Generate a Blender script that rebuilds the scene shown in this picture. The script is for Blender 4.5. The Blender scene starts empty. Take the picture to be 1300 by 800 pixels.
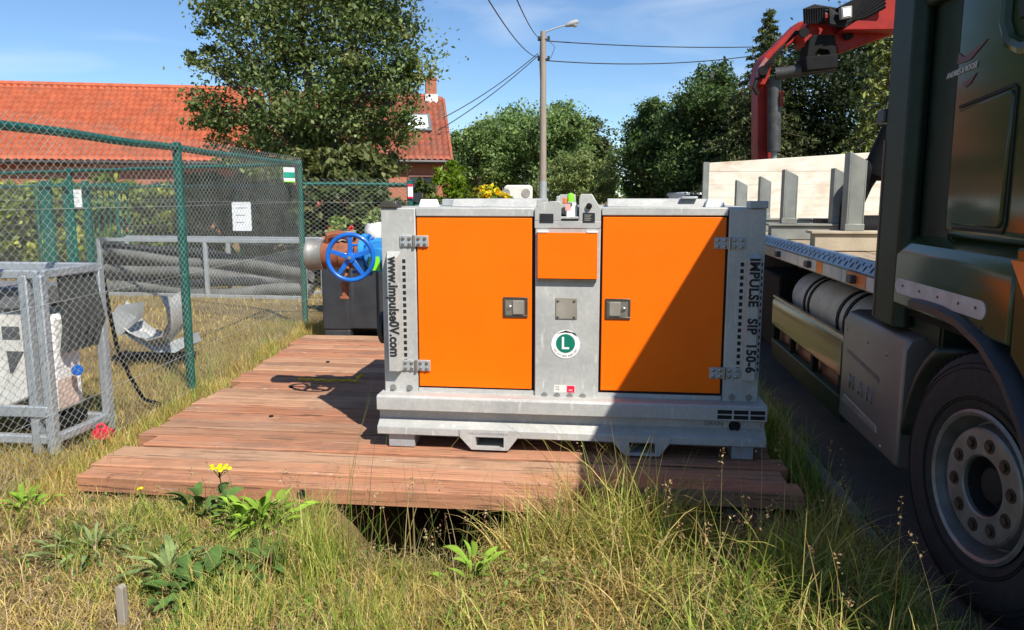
import bpy, bmesh, math, random
import numpy as np
from math import sin, cos, pi, radians, atan, tan
from mathutils import Vector, Matrix
random.seed(7)
RNG = np.random.default_rng(7)
S = bpy.context.scene
COL = S.collection

# ------------------------------------------------------------------ camera, world, sun, exposure
EYE = 1.62
YAW, PITCH = radians(6.8226), radians(8.5868)
cd = bpy.data.cameras.new('camera'); cam = bpy.data.objects.new('camera', cd); COL.objects.link(cam)
cam.location = (0, 0, EYE); cam.rotation_euler = (pi/2 - PITCH, 0, YAW)
cd.sensor_width = 36; cd.lens = 36 * 1000 / 1300; cd.clip_start = .05; cd.clip_end = 3000
S.camera = cam
S.view_settings.view_transform = 'Standard'; S.view_settings.look = 'None'
S.view_settings.exposure = 0.58; S.view_settings.gamma = 1
SUN = Vector((.561, -.69, 1.0)).normalized()            # towards the sun
W = bpy.data.worlds.new('World'); S.world = W; W.use_nodes = True
wn, wl = W.node_tree.nodes, W.node_tree.links
bg = wn['Background']
sky = wn.new('ShaderNodeTexSky'); sky.sky_type = 'NISHITA'; sky.sun_disc = False
sky.sun_elevation = math.asin(SUN.z); sky.sun_rotation = math.atan2(SUN.x, SUN.y)
sky.air_density = 1.0; sky.dust_density = 0.0; sky.ozone_density = 3.0; sky.altitude = 1200
wtc = wn.new('ShaderNodeTexCoord'); wmp = wn.new('ShaderNodeMapping'); wmp.inputs['Scale'].default_value = (1.2, 2.2, 7)
wno = wn.new('ShaderNodeTexNoise'); wno.inputs['Scale'].default_value = 2.2; wno.inputs['Detail'].default_value = 8; wno.inputs['Distortion'].default_value = .6
wrp = wn.new('ShaderNodeValToRGB'); wrp.color_ramp.elements[0].position = .52; wrp.color_ramp.elements[1].position = .85
wmx = wn.new('ShaderNodeMix'); wmx.data_type = 'RGBA'
wml = wn.new('ShaderNodeMath'); wml.operation = 'MULTIPLY'; wml.inputs[1].default_value = .42
wti = wn.new('ShaderNodeMix'); wti.data_type = 'RGBA'; wti.blend_type = 'MULTIPLY'; wti.inputs['Factor'].default_value = 1
wti.inputs['B'].default_value = (.84, .965, 1.06, 1); wl.new(sky.outputs['Color'], wti.inputs['A'])
wl.new(wtc.outputs['Generated'], wmp.inputs['Vector']); wl.new(wmp.outputs['Vector'], wno.inputs['Vector'])
wl.new(wno.outputs['Fac'], wrp.inputs['Fac']); wl.new(wrp.outputs['Color'], wml.inputs[0])
wl.new(wml.outputs[0], wmx.inputs['Factor']); wl.new(wti.outputs['Result'], wmx.inputs['A'])
wmx.inputs['B'].default_value = (7.5, 8.0, 8.6, 1)
wl.new(wmx.outputs['Result'], bg.inputs['Color'])
bg.inputs['Strength'].default_value = .091
sd = bpy.data.lights.new('sun', 'SUN'); sd.energy = 5.0; sd.angle = radians(.5); sd.color = (1, .95, .87)
sun = bpy.data.objects.new('sun', sd); COL.objects.link(sun); sun.rotation_euler = SUN.to_track_quat('Z', 'Y').to_euler()

# ------------------------------------------------------------------ measuring helpers (surveyed from the standing point)
def PX(px, py, D):
    """place seen in direction (px, py) at horizontal distance D ahead"""
    xr, yu = (px - 650) / 1000, (400 - py) / 1000
    fwd = cos(PITCH) + yu * sin(PITCH); up = -sin(PITCH) + yu * cos(PITCH)
    t = D / fwd
    a, b = xr * t, D
    return Vector((a * cos(YAW) - b * sin(YAW), a * sin(YAW) + b * cos(YAW), EYE + up * t))

# ------------------------------------------------------------------ mesh builder
def frame(d):
    d = Vector(d).normalized()
    u = d.cross(Vector((0, 0, 1)) if abs(d.z) < .95 else Vector((1, 0, 0))).normalized()
    return d, u, u.cross(d).normalized()

class MB:
    def __init__(s): s.v = []; s.f = []
    def add(s, vs, fs):
        o = len(s.v); s.v += [tuple(v) for v in vs]; s.f += [tuple(i + o for i in f) for f in fs]; return s
    def box(s, a, b):
        x0, y0, z0 = [min(p, q) for p, q in zip(a, b)]; x1, y1, z1 = [max(p, q) for p, q in zip(a, b)]
        return s.add([(x0,y0,z0),(x1,y0,z0),(x1,y1,z0),(x0,y1,z0),(x0,y0,z1),(x1,y0,z1),(x1,y1,z1),(x0,y1,z1)],
              [(0,3,2,1),(4,5,6,7),(0,1,5,4),(1,2,6,5),(2,3,7,6),(3,0,4,7)])
    def bar(s, p0, p1, w, h, up=(0,0,1)):
        p0, p1 = Vector(p0), Vector(p1); d = (p1 - p0).normalized(); up = Vector(up)
        if abs(d.dot(up)) > .98: up = Vector((1,0,0))
        u = d.cross(up).normalized(); n = u.cross(d).normalized(); vs = []
        for p in (p0, p1):
            for a, b in ((-1,-1),(1,-1),(1,1),(-1,1)): vs.append(p + u*a*w/2 + n*b*h/2)
        return s.add(vs, [(3,2,1,0),(4,5,6,7),(0,1,5,4),(1,2,6,5),(2,3,7,6),(3,0,4,7)])
    def cyl(s, p0, p1, r0, r1=None, n=16, caps=True):
        r1 = r0 if r1 is None else r1; p0, p1 = Vector(p0), Vector(p1)
        d, u, w = frame(p1 - p0); vs = []
        for p, r in ((p0, r0), (p1, r1)):
            for i in range(n): a = 2*pi*i/n; vs.append(p + (u*cos(a) + w*sin(a))*r)
        fs = [(i, (i+1) % n, n + (i+1) % n, n + i) for i in range(n)]
        if caps: fs += [tuple(range(n))[::-1], tuple(range(n, 2*n))]
        return s.add(vs, fs)
    def tube(s, pts, r, n=8, caps=True):
        pts = [Vector(p) for p in pts]; rs = r if hasattr(r, '__len__') else [r]*len(pts)
        vs = []; u = None
        for i, p in enumerate(pts):
            d = (pts[min(i+1, len(pts)-1)] - pts[max(i-1, 0)]).normalized()
            if u is None: u = frame(d)[1]
            else:
                u = (u - d*u.dot(d)); u = u.normalized() if u.length > 1e-6 else frame(d)[1]
            w = d.cross(u)
            for k in range(n): a = 2*pi*k/n; vs.append(p + (u*cos(a) + w*sin(a))*rs[i])
        fs = []
        for i in range(len(pts)-1):
            for k in range(n): fs.append((i*n+k, i*n+(k+1) % n, (i+1)*n+(k+1) % n, (i+1)*n+k))
        if caps: fs += [tuple(range(n))[::-1], tuple(range((len(pts)-1)*n, len(pts)*n))]
        return s.add(vs, fs)
    def lathe(s, c, axis, prof, n=32, closed=False):
        """prof: (distance along the axis, radius)"""
        c = Vector(c); d, u, w = frame(axis); vs = []
        for t, r in prof:
            for k in range(n): a = 2*pi*k/n; vs.append(c + d*t + (u*cos(a) + w*sin(a))*r)
        fs = []; m = len(prof)
        for i in range(m if closed else m-1):
            j = (i+1) % m
            for k in range(n): fs.append((i*n+k, i*n+(k+1) % n, j*n+(k+1) % n, j*n+k))
        return s.add(vs, fs)
    def torus(s, c, axis, R, r, n=40, m=10):
        return s.lathe(c, axis, [(r*sin(2*pi*i/m), R + r*cos(2*pi*i/m)) for i in range(m)], n, True)
    def prism(s, pts, vec):
        """pts: planar polygon in 3-D, extruded by vec"""
        pts = [Vector(p) for p in pts]; vec = Vector(vec); n = len(pts)
        return s.add(pts + [p + vec for p in pts], [tuple(range(n))[::-1], tuple(range(n, 2*n))] + [(i, (i+1) % n, n+(i+1) % n, n+i) for i in range(n)])
    def strip(s, rows):
        m = len(rows[0]); vs = [p for r in rows for p in r]
        return s.add(vs, [(i*m+k, i*m+k+1, (i+1)*m+k+1, (i+1)*m+k) for i in range(len(rows)-1) for k in range(m-1)])
    def mesh(s, name, off=(0,0,0), smooth=35):
        me = bpy.data.meshes.new(name); o = Vector(off)
        me.from_pydata([tuple(Vector(v) - o) for v in s.v], [], s.f); me.update()
        bm = bmesh.new(); bm.from_mesh(me); bmesh.ops.recalc_face_normals(bm, faces=bm.faces); bm.to_mesh(me); bm.free()
        if smooth: me.shade_smooth(); me.set_sharp_from_angle(angle=radians(smooth))
        return me

def np_mesh(name, verts, quads, cols=None, smooth=False):
    me = bpy.data.meshes.new(name); nv, nf = len(verts), len(quads); k = quads.shape[1]
    me.vertices.add(nv); me.vertices.foreach_set('co', np.asarray(verts, np.float32).ravel())
    me.loops.add(nf*k); me.loops.foreach_set('vertex_index', np.asarray(quads, np.int32).ravel())
    me.polygons.add(nf); me.polygons.foreach_set('loop_start', np.arange(0, nf*k, k, dtype=np.int32)); me.polygons.foreach_set('loop_total', np.full(nf, k, np.int32))
    if cols is not None:
        at = me.attributes.new('tint', 'FLOAT_COLOR', 'POINT')
        at.data.foreach_set('color', np.concatenate([cols, np.ones((nv, 1))], 1).astype(np.float32).ravel())
    me.update(calc_edges=True)
    if smooth: me.shade_smooth()
    return me

ORIG = {}
def obj(name, data, mat=None, parent=None, bevel=0, kind=None, label=None, smooth=35, seg=2):
    """links one mesh object; builders are given in world coordinates and re-based on the thing's base"""
    off = ORIG[parent.name] if parent else Vector((0,0,0))
    me = data.mesh(name, off, smooth) if isinstance(data, MB) else data
    if mat and not me.materials: me.materials.append(mat)
    o = bpy.data.objects.new(name, me); COL.objects.link(o)
    if parent: o.parent = parent
    ORIG[o.name] = off
    if bevel:
        b = o.modifiers.new('bevel', 'BEVEL'); b.width = bevel; b.segments = seg; b.limit_method = 'ANGLE'; b.angle_limit = radians(40)
    if kind: o['kind'] = kind
    if label: o['label'] = label
    return o
def tag(o, label, cat, group=None, kind=None):
    if label: o['label'] = label
    if cat: o['category'] = cat
    if group: o['group'] = group
    if kind: o['kind'] = kind
    return o
def thing(name, label, cat, loc=(0,0,0), group=None):
    o = bpy.data.objects.new(name, None); o.empty_display_size = .2; COL.objects.link(o); o.location = loc
    ORIG[o.name] = Vector(loc)
    return tag(o, label, cat, group)
def single(name, mb, mat, label, cat, loc=(0,0,0), group=None, **k):
    me = mb.mesh(name, loc, k.pop('smooth', 35)) if isinstance(mb, MB) else mb
    o = obj(name, me, mat, None, **k); o.location = loc; ORIG[o.name] = Vector(loc)
    return tag(o, label, cat, group)
def dup(root, loc, label=None):
    m = {root: root.copy()}; COL.objects.link(m[root]); m[root].location = loc
    if label: m[root]['label'] = label
    todo = list(root.children)
    while todo:
        c = todo.pop(); d = c.copy(); COL.objects.link(d); m[c] = d; d.parent = m[c.parent]; todo += list(c.children)
    return m[root]

def text_mesh(s, size, org, ex, ey, depth=.0015, align='CENTER', sx=1.0, bold=0.0, space=1.0):
    """flat raised lettering; ex, ey: directions of the line and of the letter height; org: middle of the line"""
    cu = bpy.data.curves.new('lettering', 'FONT'); cu.body = s; cu.size = size; cu.extrude = depth; cu.align_x = align; cu.align_y = 'CENTER'
    cu.offset = bold; cu.space_character = space; cu.resolution_u = 3
    t = bpy.data.objects.new('lettering', cu); COL.objects.link(t); bpy.context.view_layer.update()
    me = bpy.data.meshes.new_from_object(t.evaluated_get(bpy.context.evaluated_depsgraph_get()))
    bpy.data.objects.remove(t); bpy.data.curves.remove(cu)
    ex, ey = Vector(ex).normalized(), Vector(ey).normalized(); ez = ex.cross(ey); o = Vector(org)
    for v in me.vertices: v.co = o + ex*v.co.x*sx + ey*v.co.y + ez*v.co.z
    me.update(); me.name = 'lettering'
    return me
def lettering(parent, s, size, org, ex, ey, mat, name='lettering', **k):
    me = text_mesh(s, size, Vector(org) - ORIG[parent.name], ex, ey, **k)
    return obj(name, me, mat, parent)

# ------------------------------------------------------------------ materials
MATS = {}
def nt(name):
    m = bpy.data.materials.new(name); m.use_nodes = True; MATS[name] = m
    return m, m.node_tree.nodes, m.node_tree.links, m.node_tree.nodes['Principled BSDF']
def set_(b, **k):
    for a, v in k.items(): b.inputs[a.replace('_', ' ')].default_value = v
def rgb(c): return (c[0], c[1], c[2], 1)
def mat(name, c, rough=.6, metal=0, var=.12, scale=9, bump=0, bscale=60, coat=0, spec=.5, c2=None, stretch=(1,1,1), detail=5, coords='Object', rnd=0, dirt=None, dirt_amt=.0, dirt_scale=3, dirt_lo=.55, hrnd=0):
    m, n, l, b = nt(name)
    set_(b, Roughness=rough, Metallic=metal, Coat_Weight=coat, Coat_Roughness=.04)
    b.inputs['Specular IOR Level'].default_value = spec
    tc = n.new('ShaderNodeTexCoord'); mp = n.new('ShaderNodeMapping'); mp.inputs['Scale'].default_value = stretch
    l.new(tc.outputs[coords], mp.inputs['Vector'])
    no = n.new('ShaderNodeTexNoise'); no.inputs['Scale'].default_value = scale; no.inputs['Detail'].default_value = detail
    l.new(mp.outputs['Vector'], no.inputs['Vector'])
    mx = n.new('ShaderNodeMix'); mx.data_type = 'RGBA'
    lo = [max(0, x*(1-var*2)) for x in c] if c2 is None else c2
    hi = [min(1, x*(1+var)) for x in c] if c2 is None else c
    mx.inputs['A'].default_value = rgb(lo); mx.inputs['B'].default_value = rgb(hi)
    rp = n.new('ShaderNodeValToRGB'); rp.color_ramp.elements[0].position = .3; rp.color_ramp.elements[1].position = .7
    l.new(no.outputs['Fac'], rp.inputs['Fac']); l.new(rp.outputs['Color'], mx.inputs['Factor'])
    out = mx.outputs['Result']
    if rnd or hrnd:
        oi = n.new('ShaderNodeObjectInfo'); hs = n.new('ShaderNodeHueSaturation')
        mr = n.new('ShaderNodeMapRange'); mr.inputs['To Min'].default_value = 1-rnd; mr.inputs['To Max'].default_value = 1+rnd
        l.new(oi.outputs['Random'], mr.inputs['Value']); l.new(mr.outputs['Result'], hs.inputs['Value']); l.new(out, hs.inputs['Color']); out = hs.outputs['Color']
        if hrnd:
            wn_ = n.new('ShaderNodeTexWhiteNoise'); wn_.noise_dimensions = '1D'; l.new(oi.outputs['Random'], wn_.inputs['W'])
            mr2 = n.new('ShaderNodeMapRange'); mr2.inputs['To Min'].default_value = 1-hrnd*4; mr2.inputs['To Max'].default_value = 1+hrnd*2.5
            l.new(wn_.outputs['Value'], mr2.inputs['Value']); l.new(mr2.outputs['Result'], hs.inputs['Saturation'])
    if dirt is not None:
        d = n.new('ShaderNodeTexNoise'); d.inputs['Scale'].default_value = dirt_scale; d.inputs['Detail'].default_value = 9; d.inputs['Roughness'].default_value = .65
        l.new(mp.outputs['Vector'], d.inputs['Vector'])
        dr = n.new('ShaderNodeValToRGB'); dr.color_ramp.elements[0].position = dirt_lo; dr.color_ramp.elements[1].position = min(1, dirt_lo+.18)
        dm = n.new('ShaderNodeMath'); dm.operation = 'MULTIPLY'; dm.inputs[1].default_value = dirt_amt
        l.new(d.outputs['Fac'], dr.inputs['Fac']); l.new(dr.outputs['Color'], dm.inputs[0])
        m2 = n.new('ShaderNodeMix'); m2.data_type = 'RGBA'; l.new(dm.outputs[0], m2.inputs['Factor']); l.new(out, m2.inputs['A']); m2.inputs['B'].default_value = rgb(dirt); out = m2.outputs['Result']
    l.new(out, b.inputs['Base Color'])
    if bump:
        nb = n.new('ShaderNodeTexNoise'); nb.inputs['Scale'].default_value = bscale; nb.inputs['Detail'].default_value = 4
        l.new(mp.outputs['Vector'], nb.inputs['Vector'])
        bp = n.new('ShaderNodeBump'); bp.inputs['Strength'].default_value = bump; bp.inputs['Distance'].default_value = .01
        l.new(nb.outputs['Fac'], bp.inputs['Height']); l.new(bp.outputs['Normal'], b.inputs['Normal'])
    return m
def galvanised(name, c, metal=.25, rough=.5):
    m, n, l, b = nt(name); set_(b, Roughness=rough, Metallic=metal)
    tc = n.new('ShaderNodeTexCoord'); vo = n.new('ShaderNodeTexVoronoi'); vo.inputs['Scale'].default_value = 55
    no = n.new('ShaderNodeTexNoise'); no.inputs['Scale'].default_value = 4; no.inputs['Detail'].default_value = 9; no.inputs['Roughness'].default_value = .7
    l.new(tc.outputs['Object'], vo.inputs['Vector']); l.new(tc.outputs['Object'], no.inputs['Vector'])
    bw = n.new('ShaderNodeRGBToBW'); l.new(vo.outputs['Color'], bw.inputs['Color'])
    mx = n.new('ShaderNodeMix'); mx.data_type = 'RGBA'; mx.inputs['A'].default_value = rgb([x*.92 for x in c]); mx.inputs['B'].default_value = rgb([x*1.05 for x in c])
    l.new(bw.outputs['Val'], mx.inputs['Factor'])
    rp = n.new('ShaderNodeValToRGB'); rp.color_ramp.elements[0].position = .35; rp.color_ramp.elements[1].position = .7
    rp.color_ramp.elements[0].color = (.74,.76,.77,1); rp.color_ramp.elements[1].color = (1.08,1.07,1.04,1)
    l.new(no.outputs['Fac'], rp.inputs['Fac'])
    m2 = n.new('ShaderNodeMix'); m2.data_type = 'RGBA'; m2.blend_type = 'MULTIPLY'; m2.inputs['Factor'].default_value = .8
    l.new(mx.outputs['Result'], m2.inputs['A']); l.new(rp.outputs['Color'], m2.inputs['B'])
    # pale scratches and dirty streaks
    mp = n.new('ShaderNodeMapping'); mp.inputs['Scale'].default_value = (22, 22, 5); mp.inputs['Rotation'].default_value = (0, .6, 0)
    l.new(tc.outputs['Object'], mp.inputs['Vector'])
    sc = n.new('ShaderNodeTexNoise'); sc.inputs['Scale'].default_value = 1.6; sc.inputs['Detail'].default_value = 6; l.new(mp.outputs['Vector'], sc.inputs['Vector'])
    sr = n.new('ShaderNodeValToRGB'); sr.color_ramp.elements[0].position = .62; sr.color_ramp.elements[1].position = .72
    l.new(sc.outputs['Fac'], sr.inputs['Fac'])
    ml = n.new('ShaderNodeMath'); ml.operation = 'MULTIPLY'; ml.inputs[1].default_value = .55; l.new(sr.outputs['Color'], ml.inputs[0])
    m3 = n.new('ShaderNodeMix'); m3.data_type = 'RGBA'; m3.inputs['B'].default_value = (.66,.66,.62,1)
    l.new(ml.outputs[0], m3.inputs['Factor']); l.new(m2.outputs['Result'], m3.inputs['A'])
    l.new(m3.outputs['Result'], b.inputs['Base Color'])
    rr = n.new('ShaderNodeMapRange'); rr.inputs['To Min'].default_value = rough-.1; rr.inputs['To Max'].default_value = rough+.15
    l.new(no.outputs['Fac'], rr.inputs['Value']); l.new(rr.outputs['Result'], b.inputs['Roughness'])
    bp = n.new('ShaderNodeBump'); bp.inputs['Strength'].default_value = .12; bp.inputs['Distance'].default_value = .004; l.new(no.outputs['Fac'], bp.inputs['Height']); l.new(bp.outputs['Normal'], b.inputs['Normal'])
    return m
def foliage(name, gain=1.0, transl=.25, rough=.55):
    m, n, l, b = nt(name); set_(b, Roughness=rough); b.inputs['Specular IOR Level'].default_value = .35
    at = n.new('ShaderNodeAttribute'); at.attribute_name = 'tint'
    l.new(at.outputs['Color'], b.inputs['Base Color'])
    tr = n.new('ShaderNodeBsdfTranslucent'); hs = n.new('ShaderNodeHueSaturation'); hs.inputs['Value'].default_value = 1.4; hs.inputs['Saturation'].default_value = 1.1
    l.new(at.outputs['Color'], hs.inputs['Color']); l.new(hs.outputs['Color'], tr.inputs['Color'])
    ms = n.new('ShaderNodeMixShader'); ms.inputs['Fac'].default_value = transl
    l.new(b.outputs['BSDF'], ms.inputs[1]); l.new(tr.outputs['BSDF'], ms.inputs[2]); l.new(ms.outputs['Shader'], n['Material Output'].inputs['Surface'])
    return m

galv = galvanised('galvanised_steel', (.47, .465, .44), .15)
galv_d = galvanised('dull_galvanised_steel', (.40, .42, .43), .3, .5)
cage_m = galvanised('galvanised_tube', (.42, .45, .48), .35, .45)
orange = mat('orange_paint', (.93, .15, .0), .45, var=.03, scale=3, bump=.015, bscale=25, spec=.2, dirt=(.75,.2,.03), dirt_amt=.25, dirt_scale=4, dirt_lo=.6)
black = mat('black_rubber', (.010, .010, .011), .7, spec=.2)
gap = mat('dark_seal', (.006, .006, .006), .8)
dark_plastic = mat('dark_plastic', (.03, .033, .037), .5, var=.15, scale=6, bump=.05, bscale=80, dirt=(.12,.11,.1), dirt_amt=.35, dirt_scale=5, dirt_lo=.6)
latch_m = mat('latch_steel', (.12, .105, .085), .38, .7)
latch_l = mat('latch_bright', (.4, .38, .34), .3, .8)
plate_m = mat('beige_plate', (.27, .245, .2), .5)
black_sticker = mat('black_sticker', (.02, .02, .022), .35)
white_p = mat('white_paint', (.78, .77, .74), .5, var=.06)
cream_p = mat('cream_panel', (.66, .64, .58), .55, var=.06, dirt=(.4,.36,.28), dirt_amt=.4, dirt_scale=3, dirt_lo=.55)
stencil = mat('stencil_black', (.015, .015, .016), .7)
badge_g = mat('badge_green', (.0, .16, .1), .4, var=.05)
red_p = mat('red_print', (.7, .01, .05), .45, var=.05)
blue_p = mat('blue_paint', (.006, .12, .50), .33, var=.12, scale=12, bump=.03, bscale=90, coat=.2)
blue_l = mat('light_blue_paint', (.03, .26, .62), .4, var=.15, scale=12, dirt=(.5,.45,.38), dirt_amt=.5, dirt_scale=8, dirt_lo=.6)
rust = mat('rusty_iron', (.30, .095, .04), .8, c2=(.16,.05,.025), scale=22, bump=.25, bscale=120)
zinc = galvanised('zinc_coupling', (.30, .285, .26), .5, .4)
lime = mat('lime_tag', (.22, .78, .02), .5, var=.04)
green_post = mat('green_fence_paint', (.006, .10, .075), .42, var=.15, scale=14, bump=.05, bscale=60, dirt=(.1,.2,.17), dirt_amt=.35, dirt_scale=6)
wire_m = mat('fence_wire', (.48, .50, .45), .45, .3, var=.2, scale=3)
sign_w = mat('sign_white', (.75, .77, .78), .5, var=.05)
sign_g = mat('sign_green', (.02, .30, .2), .5)
def plank_material():
    m, n, l, b = nt('weathered_hardwood'); set_(b, Roughness=.78); b.inputs['Specular IOR Level'].default_value = .25
    tc = n.new('ShaderNodeTexCoord'); oi = n.new('ShaderNodeObjectInfo')
    ad = n.new('ShaderNodeVectorMath'); ad.operation = 'ADD'; sc = n.new('ShaderNodeVectorMath'); sc.operation = 'SCALE'; sc.inputs['Scale'].default_value = 37
    cb = n.new('ShaderNodeCombineXYZ')
    for i in 'XYZ': l.new(oi.outputs['Random'], cb.inputs[i])
    l.new(cb.outputs[0], sc.inputs[0]); l.new(tc.outputs['Object'], ad.inputs[0]); l.new(sc.outputs[0], ad.inputs[1])
    def noise(stretch, scale, detail=8, rough=.6):
        mp = n.new('ShaderNodeMapping'); mp.inputs['Scale'].default_value = stretch; l.new(ad.outputs[0], mp.inputs['Vector'])
        t = n.new('ShaderNodeTexNoise'); t.inputs['Scale'].default_value = scale; t.inputs['Detail'].default_value = detail; t.inputs['Roughness'].default_value = rough
        l.new(mp.outputs['Vector'], t.inputs['Vector']); return t
    def ramp(src, *st):
        r = n.new('ShaderNodeValToRGB'); e = r.color_ramp.elements
        while len(e) < len(st): e.new(.5)
        for q, (p, c) in zip(e, st): q.position = p; q.color = rgb(c)
        l.new(src, r.inputs['Fac']); return r.outputs['Color']
    def mix(f, a, b_, mode='MIX'):
        x = n.new('ShaderNodeMix'); x.data_type = 'RGBA'; x.blend_type = mode
        for k, v in (('Factor', f), ('A', a), ('B', b_)):
            if isinstance(v, float): x.inputs[k].default_value = v
            elif isinstance(v, tuple): x.inputs[k].default_value = rgb(v)
            else: l.new(v, x.inputs[k])
        return x.outputs['Result']
    wn_ = n.new('ShaderNodeTexWhiteNoise'); wn_.noise_dimensions = '1D'; l.new(oi.outputs['Random'], wn_.inputs['W'])
    base = ramp(wn_.outputs['Value'], (0, (.22,.105,.065)), (.22, (.43,.185,.10)), (.45, (.30,.17,.105)), (.7, (.48,.215,.115)), (1, (.43,.27,.17)))
    g = noise((1.2, 26, 26), 2.2); base = mix(.85, base, ramp(g.outputs['Fac'], (.3, (.72,.68,.65)), (.7, (1.1,1.08,1.05))), 'MULTIPLY')
    w = noise((.8, 4, 4), 1.6); base = mix(ramp(w.outputs['Fac'], (.45, (0,0,0)), (.75, (.5,.5,.5))), base, (.38,.27,.19))
    p = noise((1.2, 7, 7), 2.3, 10, .7); base = mix(ramp(p.outputs['Fac'], (.62, (0,0,0)), (.70, (.8,.8,.8))), base, (.62,.52,.42))
    k = noise((2.5, 90, 90), 1.0, 3); base = mix(ramp(k.outputs['Fac'], (.36, (.75,.75,.75)), (.42, (0,0,0))), base, (.06,.03,.02))
    u1 = noise((1, 1, 1), 2.6, 9, .7); base = mix(ramp(u1.outputs['Fac'], (.50, (0,0,0)), (.62, (.45,.45,.45))), base, (.15,.095,.065))
    u2 = noise((1.5, 4, 4), 5.5, 8, .75); base = mix(ramp(u2.outputs['Fac'], (.64, (0,0,0)), (.70, (.6,.6,.6))), base, (.60,.50,.40))
    l.new(base, b.inputs['Base Color'])
    bp = n.new('ShaderNodeBump'); bp.inputs['Strength'].default_value = .35; bp.inputs['Distance'].default_value = .006
    l.new(g.outputs['Fac'], bp.inputs['Height']); l.new(bp.outputs['Normal'], b.inputs['Normal'])
    return m
plank_m = plank_material()

# ------------------------------------------------------------------ leaves, blades, trees
def cols_of(palette, idx, jit=.12):
    p = np.array(palette)[idx]; return np.clip(p * (1 + RNG.normal(0, jit, (len(idx), 1))), 0.003, 1)
def leaf_quads(pos, size, cols, aspect=.62, up=.35, fold=.25):
    n = len(pos); sz = np.asarray(size) * np.ones(n)
    d = RNG.normal(size=(n, 3)); d[:, 2] -= .25; d /= np.linalg.norm(d, axis=1)[:, None]
    nn = RNG.normal(size=(n, 3)); nn[:, 2] += up * 3; nn -= d * (nn*d).sum(1)[:, None]; nn /= np.linalg.norm(nn, axis=1)[:, None]
    s = np.cross(d, nn); a = sz[:, None]
    v = np.stack([pos - d*a*.5, pos + s*a*aspect*.5 + nn*a*fold*.2, pos + d*a*.5, pos - s*a*aspect*.5 + nn*a*fold*.2], 1).reshape(-1, 3)
    return v, np.arange(n*4).reshape(-1, 4), np.repeat(cols, 4, 0)
def crown_points(lobes, n, clump=.16, nclump=None, shell=.55):
    """leaf positions in clumps spread through the volume of the lobes (centre, radius)"""
    r = np.array([q[1] for q in lobes]); c = np.array([tuple(q[0]) for q in lobes]); w = r**2 / (r**2).sum()
    m = nclump or max(20, n // 60)
    k = RNG.choice(len(lobes), m, p=w)
    u = RNG.normal(size=(m, 3)); u /= np.linalg.norm(u, axis=1)[:, None]
    rad = r[k] * (shell + (1-shell) * RNG.random(m)) * (1 + .12*RNG.normal(size=m))
    cc = c[k] + u * rad[:, None] * np.array([1, 1, .9])
    j = RNG.integers(0, m, n); cs = clump * r[k][j] * (.6 + .8*RNG.random(m))[j]
    return cc[j] + RNG.normal(size=(n, 3)) * cs[:, None] * np.array([1, 1, .6]), j, m
def crown(name, parent, lobes, n, size, palette, m, clump=.16, shell=.5, aspect=.62, nclump=None, up=.6):
    p, j, k = crown_points(lobes, n, clump, nclump, shell)
    pi_ = RNG.integers(0, len(palette), k)[j]; swap = RNG.random(n) < .35; pi_[swap] = RNG.integers(0, len(palette), swap.sum())
    v, f, c = leaf_quads(p - np.array(ORIG[parent.name]), size*(.6 + .8*RNG.random(n)), cols_of(palette, pi_), aspect, up); c = np.clip(c*np.array([1.08, 1.04, .74]), 0, 1)
    return obj(name, np_mesh(name, v, f, c), m, parent)
leaf_m = foliage('leaf_foliage', transl=.34); needle_m = foliage('needle_foliage', transl=.12); grass_m = foliage('grass_blades', transl=.35, rough=.6)
bark = mat('tree_bark', (.11, .085, .06), .9, scale=14, stretch=(1,1,.25), bump=.6, bscale=30)
OAK = [(0.113,0.166,0.070),(0.139,0.200,0.086),(0.174,0.227,0.113),(0.086,0.131,0.061),(0.227,0.260,0.139)]
FAR = [(0.130,0.213,0.095),(0.165,0.261,0.113),(0.213,0.296,0.142),(0.107,0.165,0.082)]
def limb_mesh(base, top, lobes, r):
    mb = MB(); b, t = Vector(base), Vector(top)
    mb.tube([b + (t-b)*q + Vector((.06*sin(q*5), .06*cos(q*4), 0))*r*4 for q in (0,.15,.35,.6,.85,1)], [r*1.35, r, r*.85, r*.65, r*.45, r*.3], 9)
    for c, rr in lobes:
        c = Vector(c); s = b + (t-b)*random.uniform(.35, .75); e = s + (c-s)*.92
        mid = (s+e)/2 + Vector((random.uniform(-.1,.1), random.uniform(-.1,.1), .12))*rr
        mb.tube([s, mid, e], [r*.4, r*.25, r*.08], 6)
        for q in range(3):
            d = Vector((random.uniform(-1,1), random.uniform(-1,1), random.uniform(-.3,1))).normalized()
            mb.tube([mid, mid + (e-mid)*.5 + d*rr*.35, e + d*rr*.6], [r*.16, r*.1, r*.03], 4)
    return mb
def tree(name, label, base, lobes, n, size, palette, group=None, r=.15, top=None, m=None, cat='tree', **k):
    t = thing(name, label, cat, base, group)
    top = top or max((Vector(c) + Vector((0,0,rr*.3)) for c, rr in lobes), key=lambda q: q.z)
    obj('trunk', limb_mesh(base, top, lobes, r), bark, t)
    crown('crown', t, lobes, n, size, palette, m or leaf_m, **k)
    return t
def lobes_px(D, lst, jit=.6):
    out = []
    for px, py, rp in lst:
        d = D + random.uniform(-1, 1)*jit; out.append((PX(px, py, d), rp/1000*d))
    return out
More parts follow.
